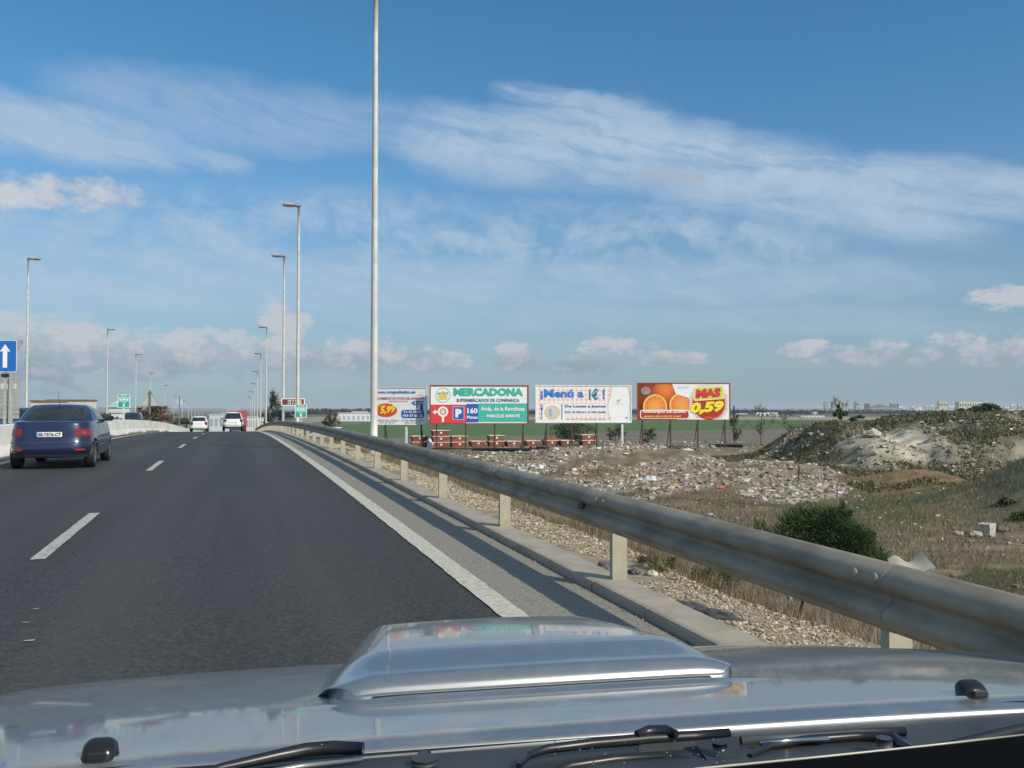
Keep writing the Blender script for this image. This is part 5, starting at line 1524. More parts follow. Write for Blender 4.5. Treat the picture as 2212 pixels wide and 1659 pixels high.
e = building(1942, 1949, 871, 895, ZW - 300, (.66, .68, .66), 'slim white tower right of the works', None, 1, 3)
building(1949, 1966, 883, 895, ZW - 280, (.60, .60, .54), 'pale stepped building beside the slim white tower', None, 3, 2)
# the white town on the low rise at the right
colr = [(.60, .58, .50), (.70, .70, .68), (.55, .50, .44), (.66, .66, .60), (.42, .44, .46)]
town_r = random.Random(9); names_ = 'first second third fourth fifth sixth seventh eighth ninth tenth eleventh twelfth thirteenth fourteenth fifteenth sixteenth seventeenth eighteenth'.split()
for i in range(18):
    u0 = 1968 + i * 13.6 + town_r.uniform(-2, 2); w_ = town_r.uniform(9, 15); vt = 873 + town_r.uniform(0, 6) + (3 if i < 2 else 0)
    building(u0, u0 + w_, vt, vt + 14, 1900 + 60 * (i % 4), colr[i % 5], 'small pale house of the far town, %s from its left end' % names_[i], None, 3, 1, group='houses of the far town')
for i in range(10):
    u0 = 1975 + i * 23 + town_r.uniform(-4, 4); w_ = town_r.uniform(10, 22); vt = 881 + town_r.uniform(0, 4)
    building(u0, u0 + w_, vt, vt + 10, 1600 + 50 * (i % 3), colr[(i * 3 + 1) % 5], 'low building in the front row of the far town, %s from its left' % names_[i], None, 3, 1, group='front row of the far town')
building(2072, 2122, 868, 878, 1800, (.62, .60, .42), 'long cream apartment block on the skyline right of the works', None, 9, 1)
building(2028, 2048, 868, 876, 1850, (.60, .56, .42), 'cream block on the skyline left of the long cream one', None, 4, 1)
building(2124, 2146, 871, 878, 1820, (.70, .70, .68), 'white roofed hall right of the long cream block', None, 4, 1)
building(2121, 2127, 885, 892, 700, (.78, .78, .78), 'tiny bright white house between the dark trees right of the works', None, 1, 1)
# far dark tree belts
for (u0, u1, vc, Z, hz, lb) in ((1560, 1785, 895, 1000, 3.0, 'long dark tree belt beyond the farm buildings'), (1780, 2260, 896, 1100, 3.0, 'dark tree belt along the foot of the cement works'), (640, 810, 900, 900, 4, 'dark tree belt left of the tall lamp pole'),
                            (800, 1400, 899, 1000, 4, 'dark tree belt glimpsed behind the billboards')):
    a, b_ = P(u0, vc, Z), P(u1, vc, Z); n = 5000; tt = rng.random(n); q = np.array(a)[None] * (1 - tt[:, None]) + np.array(b_)[None] * tt[:, None]
    hgt = hz * (.4 + 1.1 * fbm(tt * 300, tt * 0, 9, 19)); zg = terrain(q[:, 0], q[:, 1]); q[:, 2] = zg + rng.random(n) * hgt; q[:, 1] += rng.random(n) * 14
    s_ = 1.6; off = rng.normal(size=(n, 4, 3)) * s_ * .6
    v = (q[:, None, :] + off).reshape(-1, 3)
    o = np_mesh('tree_belt', v, np.arange(4 * n).reshape(-1, 4), grass_mat, col=np.repeat(palette(n, [(.045, .055, .03), (.07, .075, .045), (.11, .10, .07)]), 4, 0))
    tag(o, lb, 'trees', kind='stuff')


# ------------------------------------------------------------------ cars
def se(ax, n): return (1 - min(abs(ax), 1) ** n) ** (1 / n)


def make_car(name, label, cat, loc, rz, W=1.70, L=4.4, H=1.42, paint=None, style='saloon', plate='', group=None, clear=.25, detail=True, tail=(.24, .012, .010)):
    """origin on the ground under the middle of the rear bumper, car drives towards +y"""
    e = empty(name, loc, rz, label, cat, group)
    hw = W / 2; belt = H * (.725 if style == 'saloon' else .665 if style == 'hatch' else .62)
    wr = .305 if style != 'suv' else .36
    yw = (.78, L - .86)
    rear = {'saloon': [(clear, .10), (.36, .02), (.50, 0), (.58, .03), (.62, .07), (belt - .10, .10), (belt, .13)],
            'hatch': [(clear, .08), (.36, .01), (.50, 0), (.60, .04), (.66, .08), (belt - .06, .12), (belt, .14)],
            'suv': [(clear + .1, .08), (.46, .01), (.60, 0), (.70, .04), (.78, .08), (belt - .06, .12), (belt, .14)]}[style]
    def yr(z): return float(np.interp(z, [r[0] for r in rear], [r[1] for r in rear]))
    def yf(z): return L - float(np.interp(z, [clear, .4, .55, .75, belt], [.10, .0, .02, .12, .40]))
    def wz(z): return hw * float(np.interp(z, [clear, .35, .55, .75, belt], [.93, .985, 1.0, .985, .93]))
    N = 6.0
    def outline(z, sc=1.0, n=N, ys=yr, yfn=yf, wfn=wz):
        a, c = ys(z), yfn(z); yc, Lh, w_ = (a + c) / 2, (c - a) / 2, wfn(z)
        return w_ * sc, yc, Lh * (1 - (1 - sc) * .25), n
    def per(t, z, f=outline, d=0.0):
        """point on the plan outline: t 0 rear centre, 1 rear corner region, 2 front corner, 3 front centre"""
        w_, yc, Lh, n = f(z)
        if t <= 1: x = w_ * t * .93; y = yc - Lh * se(x / w_, n)
        elif t <= 2:
            y0 = -se(.93, n); y1 = -y0; yn = y0 + (y1 - y0) * (t - 1); x = w_ * se(yn, n); y = yc + Lh * yn
        else: x = w_ * .93 * (3 - t); y = yc + Lh * se(x / w_, n)
        if d:
            gx = n * abs(x / w_) ** (n - 1) / w_; gy = n * abs((y - yc) / Lh) ** (n - 1) / Lh * (1 if y > yc else -1); g_ = math.hypot(gx, gy) or 1
            x += d * gx / g_; y += d * gy / g_
        return x, y
    ts = [i / 8 for i in range(8)] + [1 + i / 60 for i in range(60)] + [2 + i / 8 for i in range(9)]
    loop = [(t, 1) for t in ts] + [(t, -1) for t in reversed(ts[1:-1])]
    zs = [clear, .27 if style != 'suv' else .36, .36 if style != 'suv' else .46, .50, .60, .70, .80 if belt > .85 else .76, belt - .05, belt]
    v = []; nl = len(loop)
    ar = wr + .055
    def arch(y):
        for yy in yw:
            if abs(y - yy) < ar: return wr + math.sqrt(ar * ar - (y - yy) ** 2)
        return 0
    rows = []
    for z in zs:
        for (t, s_) in loop:
            x, y = per(t, z); zz = z
            if 1 <= t <= 2 and z < .74: zz = max(z, min(arch(y), .80 if z > .6 else arch(y)))
            v.append((s_ * x, y, zz))
        rows.append(1)
    # inner underside ring
    for (t, s_) in loop:
        x, y = per(t, .3); v.append((s_ * x * .70, y if 1 > t or t > 2 else y, clear + .02))
    # deck rings
    def deck(y):
        if style == 'saloon': return float(np.interp(y, [0, .15, .5, 1.1, 2.9, 3.2, L - .5, L], [belt, belt + .015, belt + .03, belt + .03, belt + .03, belt + .02, belt - .10, belt - .22]))
        return float(np.interp(y, [0, .2, 3.0, 3.2, L - .5, L], [belt, belt + .02, belt + .03, belt + .02, belt - .10, belt - .22]))
    nz = len(zs) + 1
    for sc in (.965, .90, .5, .05):
        w_, yc, Lh, n = outline(belt)
        for (t, s_) in loop:
            x, y = per(t, belt); yy = yc + (y - yc) * (1 - (1 - sc) * .5 if sc > .6 else sc if (t < 1 or t > 2) else 1)
            yy = yc + (y - yc) * (1 - (1 - sc) * .42)
            v.append((s_ * x * sc, yy, deck(yy) - (.012 if sc > .95 else 0) + (.012 if sc < .6 else 0)))
    f = []
    def ringf(a, b_): return [(a * nl + i, a * nl + (i + 1) % nl, b_ * nl + (i + 1) % nl, b_ * nl + i) for i in range(nl)]
    for k in range(len(zs) - 1): f += ringf(k, k + 1)
    f += ringf(nz - 1, 0)
    dk = nz; f += ringf(len(zs) - 1, dk) + ringf(dk, dk + 1) + ringf(dk + 1, dk + 2) + ringf(dk + 2, dk + 3)
    q = MB(); q.add(v, f, True)
    # front hood drop: lower belt points toward the nose
    q.v = [(x, y, z - (max(0, y - (L - 1.2)) ** 1.3 * .13 if z > .66 else 0)) for x, y, z in q.v]
    q.build('body', paint, e)
    # greenhouse
    gz = [belt + .0, belt + (H - belt) * .35, belt + (H - belt) * .7, H - .09, H - .05, H - .03, H - .012]
    if style == 'saloon': r0, r1, f0, f1 = .62, 1.28, L - 1.25, L - 2.05
    elif style == 'hatch': r0, r1, f0, f1 = .20, .55, L - 1.05, L - 1.85
    else: r0, r1, f0, f1 = .18, .50, L - 1.25, L - 1.95
    gy0 = lambda z: r0 + (r1 - r0) * ((z - belt) / (H - belt)) ** 1.15
    gy1 = lambda z: f0 + (f1 - f0) * ((z - belt) / (H - belt)) ** 1.1
    gw = lambda z: hw * (.93 - .22 * ((z - belt) / (H - belt)) ** 1.3 - .10 * ((z - belt) / (H - belt)) ** 7)
    go = lambda z: outline(z, 1.0, 5.0, gy0, gy1, gw)
    v = []; ts2 = [i / 6 for i in range(6)] + [1 + i / 24 for i in range(24)] + [2 + i / 6 for i in range(7)]
    loop2 = [(t, 1) for t in ts2] + [(t, -1) for t in reversed(ts2[1:-1])]; n2 = len(loop2)
    for z in gz:
        for (t, s_) in loop2:
            x, y = per(t, z, go); v.append((s_ * x, y, z))
    for sc, dz_ in ((.93, .006), (.6, .026), (.05, .036)):
        w_, yc, Lh, n = go(gz[-1])
        for (t, s_) in loop2:
            x, y = per(t, gz[-1], go); v.append((s_ * x * sc, yc + (y - yc) * (1 - (1 - sc) * .55), H - .002 + dz_ - .012))
    f = []
    for k in range(len(gz) + 2): f += [(k * n2 + i, k * n2 + (i + 1) % n2, (k + 1) * n2 + (i + 1) % n2, (k + 1) * n2 + i) for i in range(n2)]
    MB().add(v, f, True).build('cabin', paint, e)
    def patch(fn, t0, t1, z0, z1, sides, mat, nm, d=.006, nt=10, nzp=4, lab=None, round_=0):
        for s_ in sides:
            qq = MB()
            def g(a_, b_):
                z = z0 + (z1 - z0) * b_; ta, tb = (t0, t1) if not callable(t0) else (t0(z), t1(z))
                t_ = ta + (tb - ta) * a_; x, y = per(abs(t_), z, fn, d); return ((s_ if t_ >= 0 else -s_) * x, y, z)
            qq.grid(g, nt, nzp); o_ = qq.build(nm, mat, e)
            if lab: o_['label'] = lab
    zb_, zt_ = belt + .045, H - .085
    patch(go, -.88, .88, zb_, zt_, (1,), M['glass'], 'rear_window', nt=14)
    patch(go, 2.14, 3.0, zb_, zt_, (1, -1), M['glass'], 'windscreen', nt=8)
    patch(go, 1.30, 1.54, zb_, zt_, (1, -1), M['glass'], 'side_window', nt=6)
    patch(go, 1.56, 1.90, zb_, zt_, (1, -1), M['glass'], 'side_window', nt=6)
    patch(go, 1.16, 1.275, zb_ + .02, zt_ - .02, (1, -1), M['glass'], 'quarter_window', nt=4)
    tl = flat('tail_light', tail, .2, var=.2, scale=12)
    lz0, lz1 = (.72, belt - .15) if style == 'saloon' else ((.66, belt + .05) if style == 'hatch' else (.84, belt - .01))
    patch(outline, .68, 1.010, lz0, min(lz1, belt - .012), (1, -1), tl, 'tail_light', .008, 12, 5)
    if detail:
        patch(outline, .80, .92, lz0 + .05, lz1 - .05, (1, -1), flat('lamp_pale', (.16, .07, .07), .2), 'reversing_lamp', .012, 6, 3)
        patch(outline, .66, .88, .415, .445, (1, -1), flat('reflector_red', (.55, .03, .02), .3), 'reflector', .008, 5, 1)
    patch(outline, -.98, .98, clear + .01, .335 if style != 'suv' else .50, (1,), M['plastic'], 'lower_bumper', .006, 20, 2)
    patch(outline, -.98, .98, .575, .59, (1,), M['plastic'], 'bumper_seam', .004, 20, 1)
    pz = .73 if style != 'suv' else .74; pz = pz if style == 'saloon' else (.50 if style == 'hatch' and False else pz)
    patch(outline, -.36, .36, pz - .03, pz + .10, (1,), M['dark'], 'plate_recess', .006, 6, 1)
    x, y = per(0, pz, outline, .0)
    pe = MB().box(-.26, .26, y - .022, y - .014, pz - .02, pz + .085).build('number_plate', M['sign_white'], e)
    if plate:
        text(plate, (-.21, pz - .003, .24, pz + .068), M['dark'], pe, y - .026, .02)
        MB().box(-.26, -.225, y - .026, y - .023, pz - .02, pz + .085).build('blue_strip', blue, pe)
    # wheels
    for s_ in (1, -1):
        for yy in yw:
            we = bpy.data.objects.new('wheel', None); we.empty_display_size = .1; link(we, e); we.location = (s_ * (hw - .125), yy, wr)
            q = MB(); ring_ = [(-.10, wr * .62), (-.105, wr * .9), (-.085, wr), (.085, wr), (.105, wr * .9), (.10, wr * .62)]
            n = 24; v = [(x_, r_ * math.cos(6.2832 * k / n), r_ * math.sin(6.2832 * k / n)) for x_, r_ in ring_ for k in range(n)]
            q.add(v, [(i * n + k, i * n + (k + 1) % n, (i + 1) * n + (k + 1) % n, (i + 1) * n + k) for i in range(5) for k in range(n)], True); q.build('tyre', M['dark'], we)
            q = MB(); v = [(s_ * x_, r_ * math.cos(6.2832 * k / n), r_ * math.sin(6.2832 * k / n)) for x_, r_ in ((.10, wr * .64), (.085, wr * .60), (.07, wr * .3), (.085, wr * .12), (.085, .001)) for k in range(n)]
            q.add(v, [(i * n + k, i * n + (k + 1) % n, (i + 1) * n + (k + 1) % n, (i + 1) * n + k) for i in range(4) for k in range(n)], True)
            for k in range(7):
                a_ = 6.2832 * k / 7; c_, sn = math.cos(a_), math.sin(a_)
                q.add([(s_ * .098, wr * .10 * c_ - .02 * sn, wr * .10 * sn + .02 * c_), (s_ * .098, wr * .10 * c_ + .02 * sn, wr * .10 * sn - .02 * c_), (s_ * .10, wr * .6 * c_ + .03 * sn, wr * .6 * sn - .03 * c_), (s_ * .10, wr * .6 * c_ - .03 * sn, wr * .6 * sn + .03 * c_)], [(0, 1, 2, 3)])
            q.build('rim', flat('wheel_rim', (.32, .32, .33), .35, metal=.6), we)
        q = MB(); q.box(-.05 + s_ * 0, .05, -.28, .28, .2, .56); # inner arch liner
    q = MB()
    for yy in yw: q.box(-hw * .70, hw * .70, yy - ar, yy + ar, clear + .01, .62)
    q.box(-hw * .72, hw * .72, .25, L - .3, clear, .34); q.build('underbody', M['dark'], e)
    # mirrors
    for s_ in (1, -1):
        my = f0 - .30; q = MB(); mx0 = hw * .93
        q.tube([(s_ * (mx0 - .06), my, belt + .03), (s_ * (mx0 + .05), my - .02, belt + .05), (s_ * (mx0 + .13), my - .03, belt + .07), (s_ * (mx0 + .19), my - .03, belt + .075)], [.02, .05, .075, .045], 10)
        o_ = q.build('door_mirror', paint, e)
        MB().disc((s_ * (mx0 + .11), belt + .065), .05, my - .115, 10, rx=.06).build('mirror_glass', M['glass'], o_)
    # door seams and handles on both sides
    for s_ in (1, -1):
        for t_ in ((1.295, 1.30), (1.548, 1.553), (1.80, 1.805)):
            patch(outline, t_[0], t_[1], .30 if t_[0] > 1.3 else .62, belt - .01, (s_,), M['dark'], 'door_seam', .003, 1, 5)
        for t_ in (1.33, 1.585):
            patch(outline, t_, t_ + .04, belt - .115, belt - .085, (s_,), paint, 'door_handle', .022, 3, 1)
        patch(outline, 1.05, 1.95, .555, .60, (s_,), M['plastic'], 'side_moulding', .010, 30, 1)
    if detail: MB().tube([(0, r1 + .12, H), (.0, r1 - .12, H + .30)], [.006, .003], 6).build('aerial', M['dark'], e)
    return e


def road_loc(L, y, dz=0.0): return (L, y, float(zr(y)) + dz)


navy = material('navy_car_paint', (.006, .012, .050), (.008, .016, .060), 2, .35, coat=1.0, metal=.2)
c_ = make_car('saloon_car', 'dark blue saloon with red tail lights driving in the left lane', 'car', road_loc(-3.85, 22.6), R(.4), 1.74, 4.45, 1.42, navy, 'saloon', 'SE-7376-CT')
white_car = material('white_car_paint', (.72, .72, .72), (.66, .66, .66), 2, .35, coat=.8)
c_ = make_car('hatchback_car', 'white hatchback on the crest in the left lane', 'car', road_loc(-3.25, 97), 0, 1.72, 4.1, 1.50, white_car, 'hatch', '', detail=False)
c_ = make_car('off_roader', 'white off-roader ahead on the crest, beside the red lorry', 'car', road_loc(-.05, 87), 0, 1.82, 4.5, 1.70, white_car, 'suv', '', clear=.24, detail=False)
dk_blue = material('petrol_car_paint', (.02, .05, .08), (.03, .06, .09), 2, .3, coat=1)
yy = 30.5
c_ = make_car('oncoming_car', 'dark blue car on the opposite carriageway behind the blue arrow sign', 'car', road_loc(-8.6, 45.5), math.pi, 1.75, 4.4, 1.40, dk_blue, 'suv', '', detail=False)
Z, y = at_L(283, -9.0)
c_ = make_car('oncoming_van', 'dark van above the white wall just right of the green kilometre sign', 'van', road_loc(-9.0, y + 4), math.pi, 1.8, 4.5, 1.9, dk_blue, 'suv', '', detail=False)
Z, y = at_L(252, -11)
c_ = make_car('oncoming_car', 'dark oncoming car partly hidden behind the green kilometre sign', 'car', road_loc(-11.5, y + 9), math.pi, 1.8, 4.4, 1.6, navy, 'hatch', '', detail=False)
# parked white pick-up by the field
p = P(738, 935, 96); zg = float(terrain(p.x, p.y))
c_ = make_car('parked_car', 'white parked car with dark windows at the left edge of the green field', 'car', (p.x, p.y - 2, zg), R(50), 1.8, 4.3, 1.6, white_car, 'suv', '', detail=False)

# red lorry ahead of the off-roader
e = empty('lorry', road_loc(.55, 132), 0, 'red box lorry travelling ahead of the white off-roader', 'lorry')
lr = flat('lorry_red', (.42, .06, .05), .5); w = 2.3
MB().box(-w / 2, w / 2, .05, 6.5, 1.05, 3.05).build('cargo_box', lr, e)
for s_ in (-1, 1):
    MB().box(min(s_ * .03, s_ * (w / 2 - .06)), max(s_ * .03, s_ * (w / 2 - .06)), 0, .046, 1.1, 2.9).build('rear_door', flat('lorry_door', (.36, .07, .055), .5), e)
MB().box(-w / 2, w / 2, 0.02, .12, 3.055, 3.13).build('top_rail', flat('lorry_rail', (.5, .12, .1), .5), e)
MB().box(-w / 2 + .1, w / 2 - .1, .3, 8.2, .60, 1.04).build('chassis', M['dark'], e)
MB().bbox(-1.1, 1.1, 6.65, 8.4, 1.05, 2.7, .12).build('cab', lr, e)
MB().box(-1.0, 1.0, 0, .1, .50, .72).build('bumper', M['plastic'], e)
for s_ in (-1, 1):
    MB().box(s_ * .8 - .14, s_ * .8 + .14, -.03, -.002, .75, .90).build('tail_light', flat('lorry_lamp', (.5, .02, .02), .3), e)
    for yy in (1.6, 2.7, 7.4):
        q = MB(); q.tube([(s_ * .80, yy, .48), (s_ * 1.08, yy, .48)], .48, 20).build('wheel', M['dark'], e)

# ------------------------------------------------------------------ the silver car we look out of
PSI, CX = .2106 , .3703
own = empty('silver_car', (0, 0, 0), 0, 'silver off-roader bonnet with a raised air scoop and black wipers below the view', 'car')
own.rotation_euler.z = -(HEAD - PSI)
own.location = Vector((0, 0, 0))
# local axes: x across the car measured from its centre line (shifted by CX), y forward, z above the road
silver = bpy.data.materials.new('silver_paint'); silver.use_nodes = True
t = silver.node_tree; b = t.nodes['Principled BSDF']
tc = t.nodes.new('ShaderNodeTexCoord')
dust = noise(t, tc.outputs['Object'], 7, 8, .7).step(.52, .75)
spk = noise(t, tc.outputs['Object'], 900, 2, .6)
dirt = noise(t, tc.outputs['Object'], 3.5, 7, .7).step(.42, .68)
base = mixc(t, spk.step(.3, .7), (.27, .285, .285), (.33, .34, .335))
t.links.new(base.k, b.inputs['Base Color'])
base = mixc(t, dirt * .30, base, (.30, .28, .23)); t.links.new(base.k, b.inputs['Base Color'])
t.links.new((dirt * -.30 + .75).k, b.inputs['Metallic']); b.inputs['Roughness'].default_value = .38
b.inputs['Coat Weight'].default_value = .85; b.inputs['Coat Roughness'].default_value = .03
t.links.new((dust * .18 + .05).k, b.inputs['Coat Roughness'])
OZ = 1.5


def hood_z(x, y):
    """x from the centre line"""
    d = y - 1.25
    f = .007 * math.exp(-((y - 1.548) / .016) ** 2) * float(smooth((.40 - abs(x - .025)) / .16)) if 1.45 < y < 1.65 else 0
    return OZ - .4249 - .1233 * d - .0459 * d * d - .0046 * x * x - .0129 * x ** 4 - max(0, y - 2.55) ** 2 * 1.1 + f


def rear_y(x): return 1.2806 - .0156 * x * x


LIP = .030          # the band behind the crease slopes down to the cowl
q = MB()
xsn, ysn = 90, 172
def hf(a_, b_):
    x = (a_ - .5) * 2 * 1.25; y0 = rear_y(x); y = y0 + (3.0 - y0) * b_
    z = hood_z(x, y)
    z -= max(0, abs(x) - 1.0) ** 2 * 1.4
    return (x + CX, y, z)
q.grid(hf, xsn, ysn)
def lipf(a_, b_):
    x = (a_ - .5) * 2 * 1.25; y0 = rear_y(x); z0 = hood_z(x, y0)
    lip = LIP + .010 * (x + .5)
    y = y0 - lip * min(b_ / .7, 1) - .008 * math.sin(max(0, (b_ - .7) / .3) * math.pi / 2); z = z0 - .0035 * math.sin(min(1, b_ * 8) * math.pi / 2) - .003 * min(b_ / .7, 1) - .013 * (1 - math.cos(max(0, (b_ - .7) / .3) * math.pi / 2))
    return (x + CX, y, z)
q.grid(lipf, xsn, 30)
hood_o = q.build('bonnet', silver, own)
for s_ in (-1, 1):
    q = MB()
    def ff(a_, b_):
        y = 1.0 + 2.1 * a_; x = s_ * (1.25 + .05 * math.sin(b_ * 2.2)); zt = hood_z(1.25, y)
        return (x + CX, y, zt - .75 * b_)
    q.grid(ff, 14, 8).build('wing', silver, own)
q = MB(); q.grid(lambda a_, b_: ((a_ - .5) * 2.5 + CX, 3.0 + .12 * math.sin(b_ * 3.14) , (hood_z((a_ - .5) * 2, 3.0) - .03) - .75 * b_), 12, 8).build('front_panel', silver, own)
for s_ in (-1, 1):
    w0 = bpy.data.objects.new('wheel', None); link(w0, own); w0.location = (CX + s_ * .80, 2.35, .36)
    MB().tube([(-.11, 0, 0), (.11, 0, 0)], .36, 24).build('tyre', M['dark'], w0)
    MB().tube([(s_ * .10, 0, 0), (s_ * .116, 0, 0)], .21, 20).build('rim', flat('own_rim', (.4, .4, .4), .3), w0)

# scoop
def scoop_h(x, y):
    y0 = 1.565 + .0 * x
    d = (y - y0) / .60
    if d <= 0: return 0
    m_ = min(1, (y - y0) / .045)
    rise = .028 * math.sqrt(max(0, 1 - (1 - m_) ** 2)) + .020 * float(smooth((d - .05) / .25)) + .045 * d
    return rise
def scf(a_, b_):
    # a across, b from rear lip to the mouth
    xx = (a_ - .5) * 2; d = b_ ** 2.0
    half = .385 - .075 * d - .02 * max(0, 1 - d * 14) ** 2
    side = abs(xx)
    k = 1 - max(0, (side - .70) / .30) ** 2.2
    x = xx * half + .025
    y = 1.562 + .60 * d + .10 * max(0, 1 - d * 6) * max(0, (side - .86) / .14) ** 2
    h = scoop_h(x, y) * k * (1 - .10 * xx * xx) + .007
    if b_ < .012 or side > .99: h = -.002
    return (x + CX, y, hood_z(x, min(y, 2.5)) + h)
q = MB(); q.grid(scf, 60, 54)
# mouth edge rolled under
def scm(a_, b_):
    x, y, z = scf(a_, 1.0); hz_ = hood_z(x - CX, y)
    return (x, y + .012 * math.sin(b_ * 3.14), z - min(.022, (z - hz_)) * b_)
q.grid(scm, 60, 4)
sc_o = q.build('bonnet_scoop', silver, own)
q = MB()
def gsk(a_, b_):
    x, y, z = scf(.10 + .80 * a_, .0); return (x, y - .010 * b_, hood_z(x - CX, y) + .004 - .0 * b_)
q.grid(gsk, 50, 1).build('rubber_gasket', M['dark'], sc_o)
q = MB(); q.add([(-.25 + CX, 2.12, hood_z(0, 2.12) + .002), (.29 + CX, 2.12, hood_z(0, 2.12) + .002), (.20 + CX, 2.12, hood_z(0, 2.12) + .060), (-.15 + CX, 2.12, hood_z(0, 2.12) + .060)], [(0, 1, 2, 3)]); q.build('intake_grille', M['dark'], sc_o)

# washer nozzles
for s_, lb in ((-1, 'left washer nozzle'), (1, 'right washer nozzle')):
    x = s_ * .625; y = rear_y(x) + .012; z = hood_z(x, y)
    q = MB()
    def nz_(a_, b_):
        u_ = (a_ - .5) * 2; w_ = b_ * math.pi
        r_ = (1 - abs(u_) ** 3.2) ** .4 if abs(u_) < 1 else 0
        return (u_ * .0225, -math.cos(w_) * .019 * max(r_, .15) + .006 * math.sin(w_), math.sin(w_) ** .7 * .022 * max(r_, .0))
    q.grid(nz_, 14, 12)
    o = q.build('washer_nozzle', M['gloss_black'], own); o.location = (x + CX, y, z - .001)
    MB().bbox(-.012, .012, -.021, -.015, .004, .012, .002).build('jet_slot', M['dark'], o)

# cowl: plastic panel between bonnet and windscreen
cz = lambda x, y: OZ - .4249 - .019 - .006 * x * x + .12 * (1.24 - y)
q = MB()
def cowl(a_, b_):
    x = (a_ - .5) * 2.0; y = rear_y(x) - LIP - .010 - .30 * b_
    return (x + CX, y, cz(x, y) + .004 * math.sin(x * 9) * b_)
q.grid(cowl, 60, 12).build('cowl_panel', M['plastic_grey'], own)
# seal under the bonnet edge, its black painting the shadow gap there
q = MB(); q.grid(lambda a_, b_: ((a_ - .5) * 2 + CX, rear_y((a_ - .5) * 2) - LIP + .01 - .022 * b_, cz((a_ - .5) * 2, rear_y((a_ - .5) * 2) - LIP) + .010 - .004 * b_), 40, 2).build('bonnet_shadow_seal', M['dark'], own)


def cl(u, v, drop):
    """car-local point seen at (u, v), drop metres below the eye"""
    p = G(u, v, OZ - drop + .016); a_ = HEAD - PSI
    x = p.x * math.cos(a_) - p.y * math.sin(a_); y = p.x * math.sin(a_) + p.y * math.cos(a_)
    return Vector((x, y, p.z))


def arm(pts, r, mat, name, parent=own, n=8):
    return MB().tube([cl(*p_) for p_ in pts], r, n).build(name, mat, parent)


wipers = flat('wiper_black', (.014, .015, .016), .35)
# left wiper: blade lying along the cowl
wl = bpy.data.objects.new('left_wiper', None); link(wl, own)
arm([(330, 1700, .44), (480, 1658, .44), (600, 1632, .44), (660, 1620, .44), (720, 1615, .44), (785, 1617, .44)], [.004, .006, .008, .009, .009, .008], wipers, 'wiper_arm', wl)
arm([(250, 1720, .45), (450, 1690, .45), (650, 1655, .45), (782, 1641, .45)], [.003, .0035, .0035, .003], flat('wiper_steel', (.55, .54, .48), .25, metal=.8), 'wiper_blade', wl)
arm([(690, 1610, .435), (705, 1609, .435)], .004, wipers, 'pivot_cap', wl)
arm([(905, 1640, .455), (930, 1638, .455)], .011, M['plastic'], 'cap', own)
q = MB(); c0 = cl(917, 1641, .447); q.tube([c0 - Vector((0, 0, .004)), c0 + Vector((0, 0, .002))], .0165, 16); q.build('cowl_plug', M['plastic'], own)
# right wiper: arms, linkage and housing
wr_ = bpy.data.objects.new('right_wiper', None); link(wr_, own)
arm([(1120, 1655, .44), (1140, 1632, .44), (1180, 1618, .44), (1280, 1606, .44), (1400, 1596, .44), (1500, 1591, .44), (1575, 1586, .44)], [.004, .005, .006, .007, .008, .008, .008], wipers, 'wiper_arm', wr_)
arm([(1375, 1586, .432), (1400, 1580, .432), (1440, 1579, .432), (1462, 1586, .432)], [.005, .008, .008, .005], wipers, 'arm_bulge', wr_)
q = MB(); a_, b_ = cl(1380, 1588, .438), cl(1572, 1583, .438); q.add([a_, b_, cl(1575, 1612, .45), cl(1480, 1622, .45), cl(1380, 1626, .45)], [(0, 1, 2, 3, 4)]); q.build('arm_bracket', M['plastic'], wr_)
arm([(1150, 1690, .45), (1230, 1655, .445), (1330, 1640, .445), (1430, 1634, .445), (1500, 1650, .45), (1560, 1668, .45)], [.006, .007, .006, .006, .007, .008], wipers, 'link_bar', wr_)
arm([(1120, 1680, .46), (1300, 1663, .46), (1400, 1657, .46), (1500, 1654, .46)], .007, flat('wiper_chrome', (.6, .6, .56), .12, metal=1), 'chrome_rod', wr_)
q = MB(); q.add([cl(1500, 1601, .436), cl(1592, 1590, .436), cl(1602, 1640, .44), cl(1530, 1646, .44)], [(0, 1, 2, 3)]); q.build('pivot_plate', M['plastic_grey'], wr_)
c0 = cl(1555, 1618, .43); MB().tube([c0, c0 + Vector((0, 0, .008))], .009, 14).build('pivot_nut', wipers, wr_)
arm([(1620, 1635, .44), (1660, 1612, .44), (1740, 1598, .44), (1850, 1590, .44), (1930, 1592, .44), (1950, 1612, .44), (1975, 1625, .44)], [.004, .006, .006, .006, .007, .008, .006], wipers, 'link_arm', wr_)
arm([(1600, 1600, .445), (1720, 1592, .445), (1850, 1583, .445), (1955, 1580, .445)], .006, M['plastic'], 'link_arm', wr_)
arm([(1640, 1606, .436), (1700, 1600, .436), (1790, 1597, .436)], .003, flat('steel3', (.6, .6, .56), .15, metal=1), 'chrome_strip', wr_)
c0 = cl(1910, 1611, .43); MB().tube([c0, c0 + Vector((0, 0, .010))], .010, 14).build('pivot_nut', M['plastic'], wr_)
arm([(1770, 1659, .45), (1830, 1628, .45), (1880, 1618, .45), (1940, 1622, .45), (2050, 1618, .45), (2140, 1606, .45)], .004, wipers, 'hose', wr_)
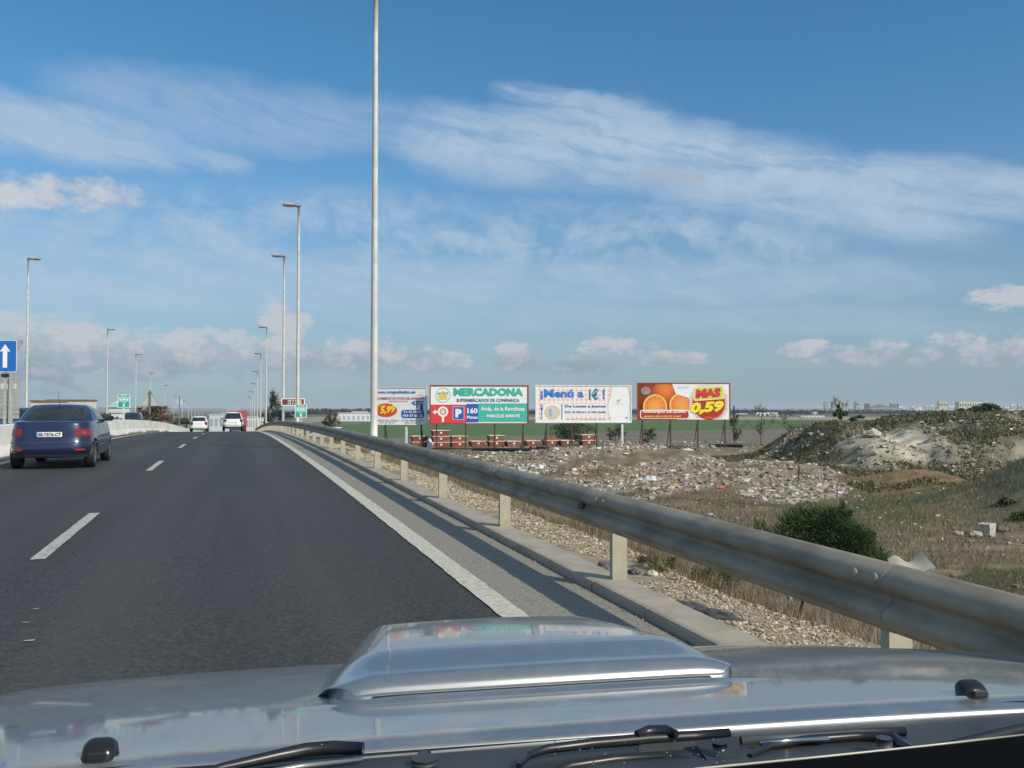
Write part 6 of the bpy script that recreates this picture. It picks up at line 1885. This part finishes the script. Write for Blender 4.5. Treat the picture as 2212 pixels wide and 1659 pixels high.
arm([(1980, 1622, .44), (2060, 1608, .44), (2140, 1592, .44), (2230, 1570, .44), (2300, 1556, .44)], [.004, .007, .009, .009, .008], wipers, 'wiper_blade', wr_)
arm([(2150, 1606, .45), (2250, 1582, .45)], .003, flat('steel2', (.6, .6, .56), .2, metal=.9), 'blade_spring', wr_)
# dashboard edge and lower windscreen surround
q = MB()
pts = [cl(1500, 1665, .40), cl(1780, 1637, .40), cl(2000, 1614, .40), cl(2230, 1588, .40)]
low = [cl(1500, 1900, .37), cl(1780, 1900, .37), cl(2000, 1900, .37), cl(2400, 1900, .37)]
q.add(pts + low, [(i, i + 1, i + 5, i + 4) for i in range(3)]); q.build('dashboard', flat('dashboard_shade_black', (.003, .003, .003), 1.0, spec=.05), own)  # near-black colour stands in for the cabin's shade; no roof is modelled
arm([(1500, 1661, .402), (1780, 1634, .402), (2000, 1611, .402), (2230, 1585, .402)], .0012, flat('screen_trim', (.42, .40, .32), .3), 'windscreen_trim', own)
# wet beads
q = MB(); rb = random.Random(4)
for k in range(46):
    u = rb.uniform(1180, 1590); v = 1592 + rb.random() * 60; c0 = cl(u, v, .428 + rb.random() * .01); r_ = rb.uniform(.0006, .0016)
    vv = [tuple(c0 + Vector(x) * r_) for x in ICO_V]; q.add(vv, [tuple(f_) for f_ in ICO_F.tolist()], True)
o = q.build('water_beads', flat('bead', (.5, .5, .5), .05, spec=1.0, metal=.9), own); o['kind'] = 'stuff'


# ------------------------------------------------------------------ the air between here and the far town
hz_m = bpy.data.materials.new('haze_air'); hz_m.use_nodes = True
t = hz_m.node_tree; t.nodes.clear()
ho = t.nodes.new('ShaderNodeOutputMaterial'); hv_ = t.nodes.new('ShaderNodeVolumePrincipled')
hv_.inputs['Color'].default_value = (.80, .90, 1.0, 1); hv_.inputs['Density'].default_value = .00015; hv_.inputs['Anisotropy'].default_value = 0.0
t.links.new(hv_.outputs[0], ho.inputs['Volume'])
low = min(float(gz.min()), float(zr(690)) - .2) - 1.0
top_ = max(float(gz.max()), 24.0) + 6.0
o = MB().box(-9500, 9500, -9500, 9500, low, top_).build('haze', hz_m)
tag(o, kind='stuff')
bpy.context.view_layer.update()
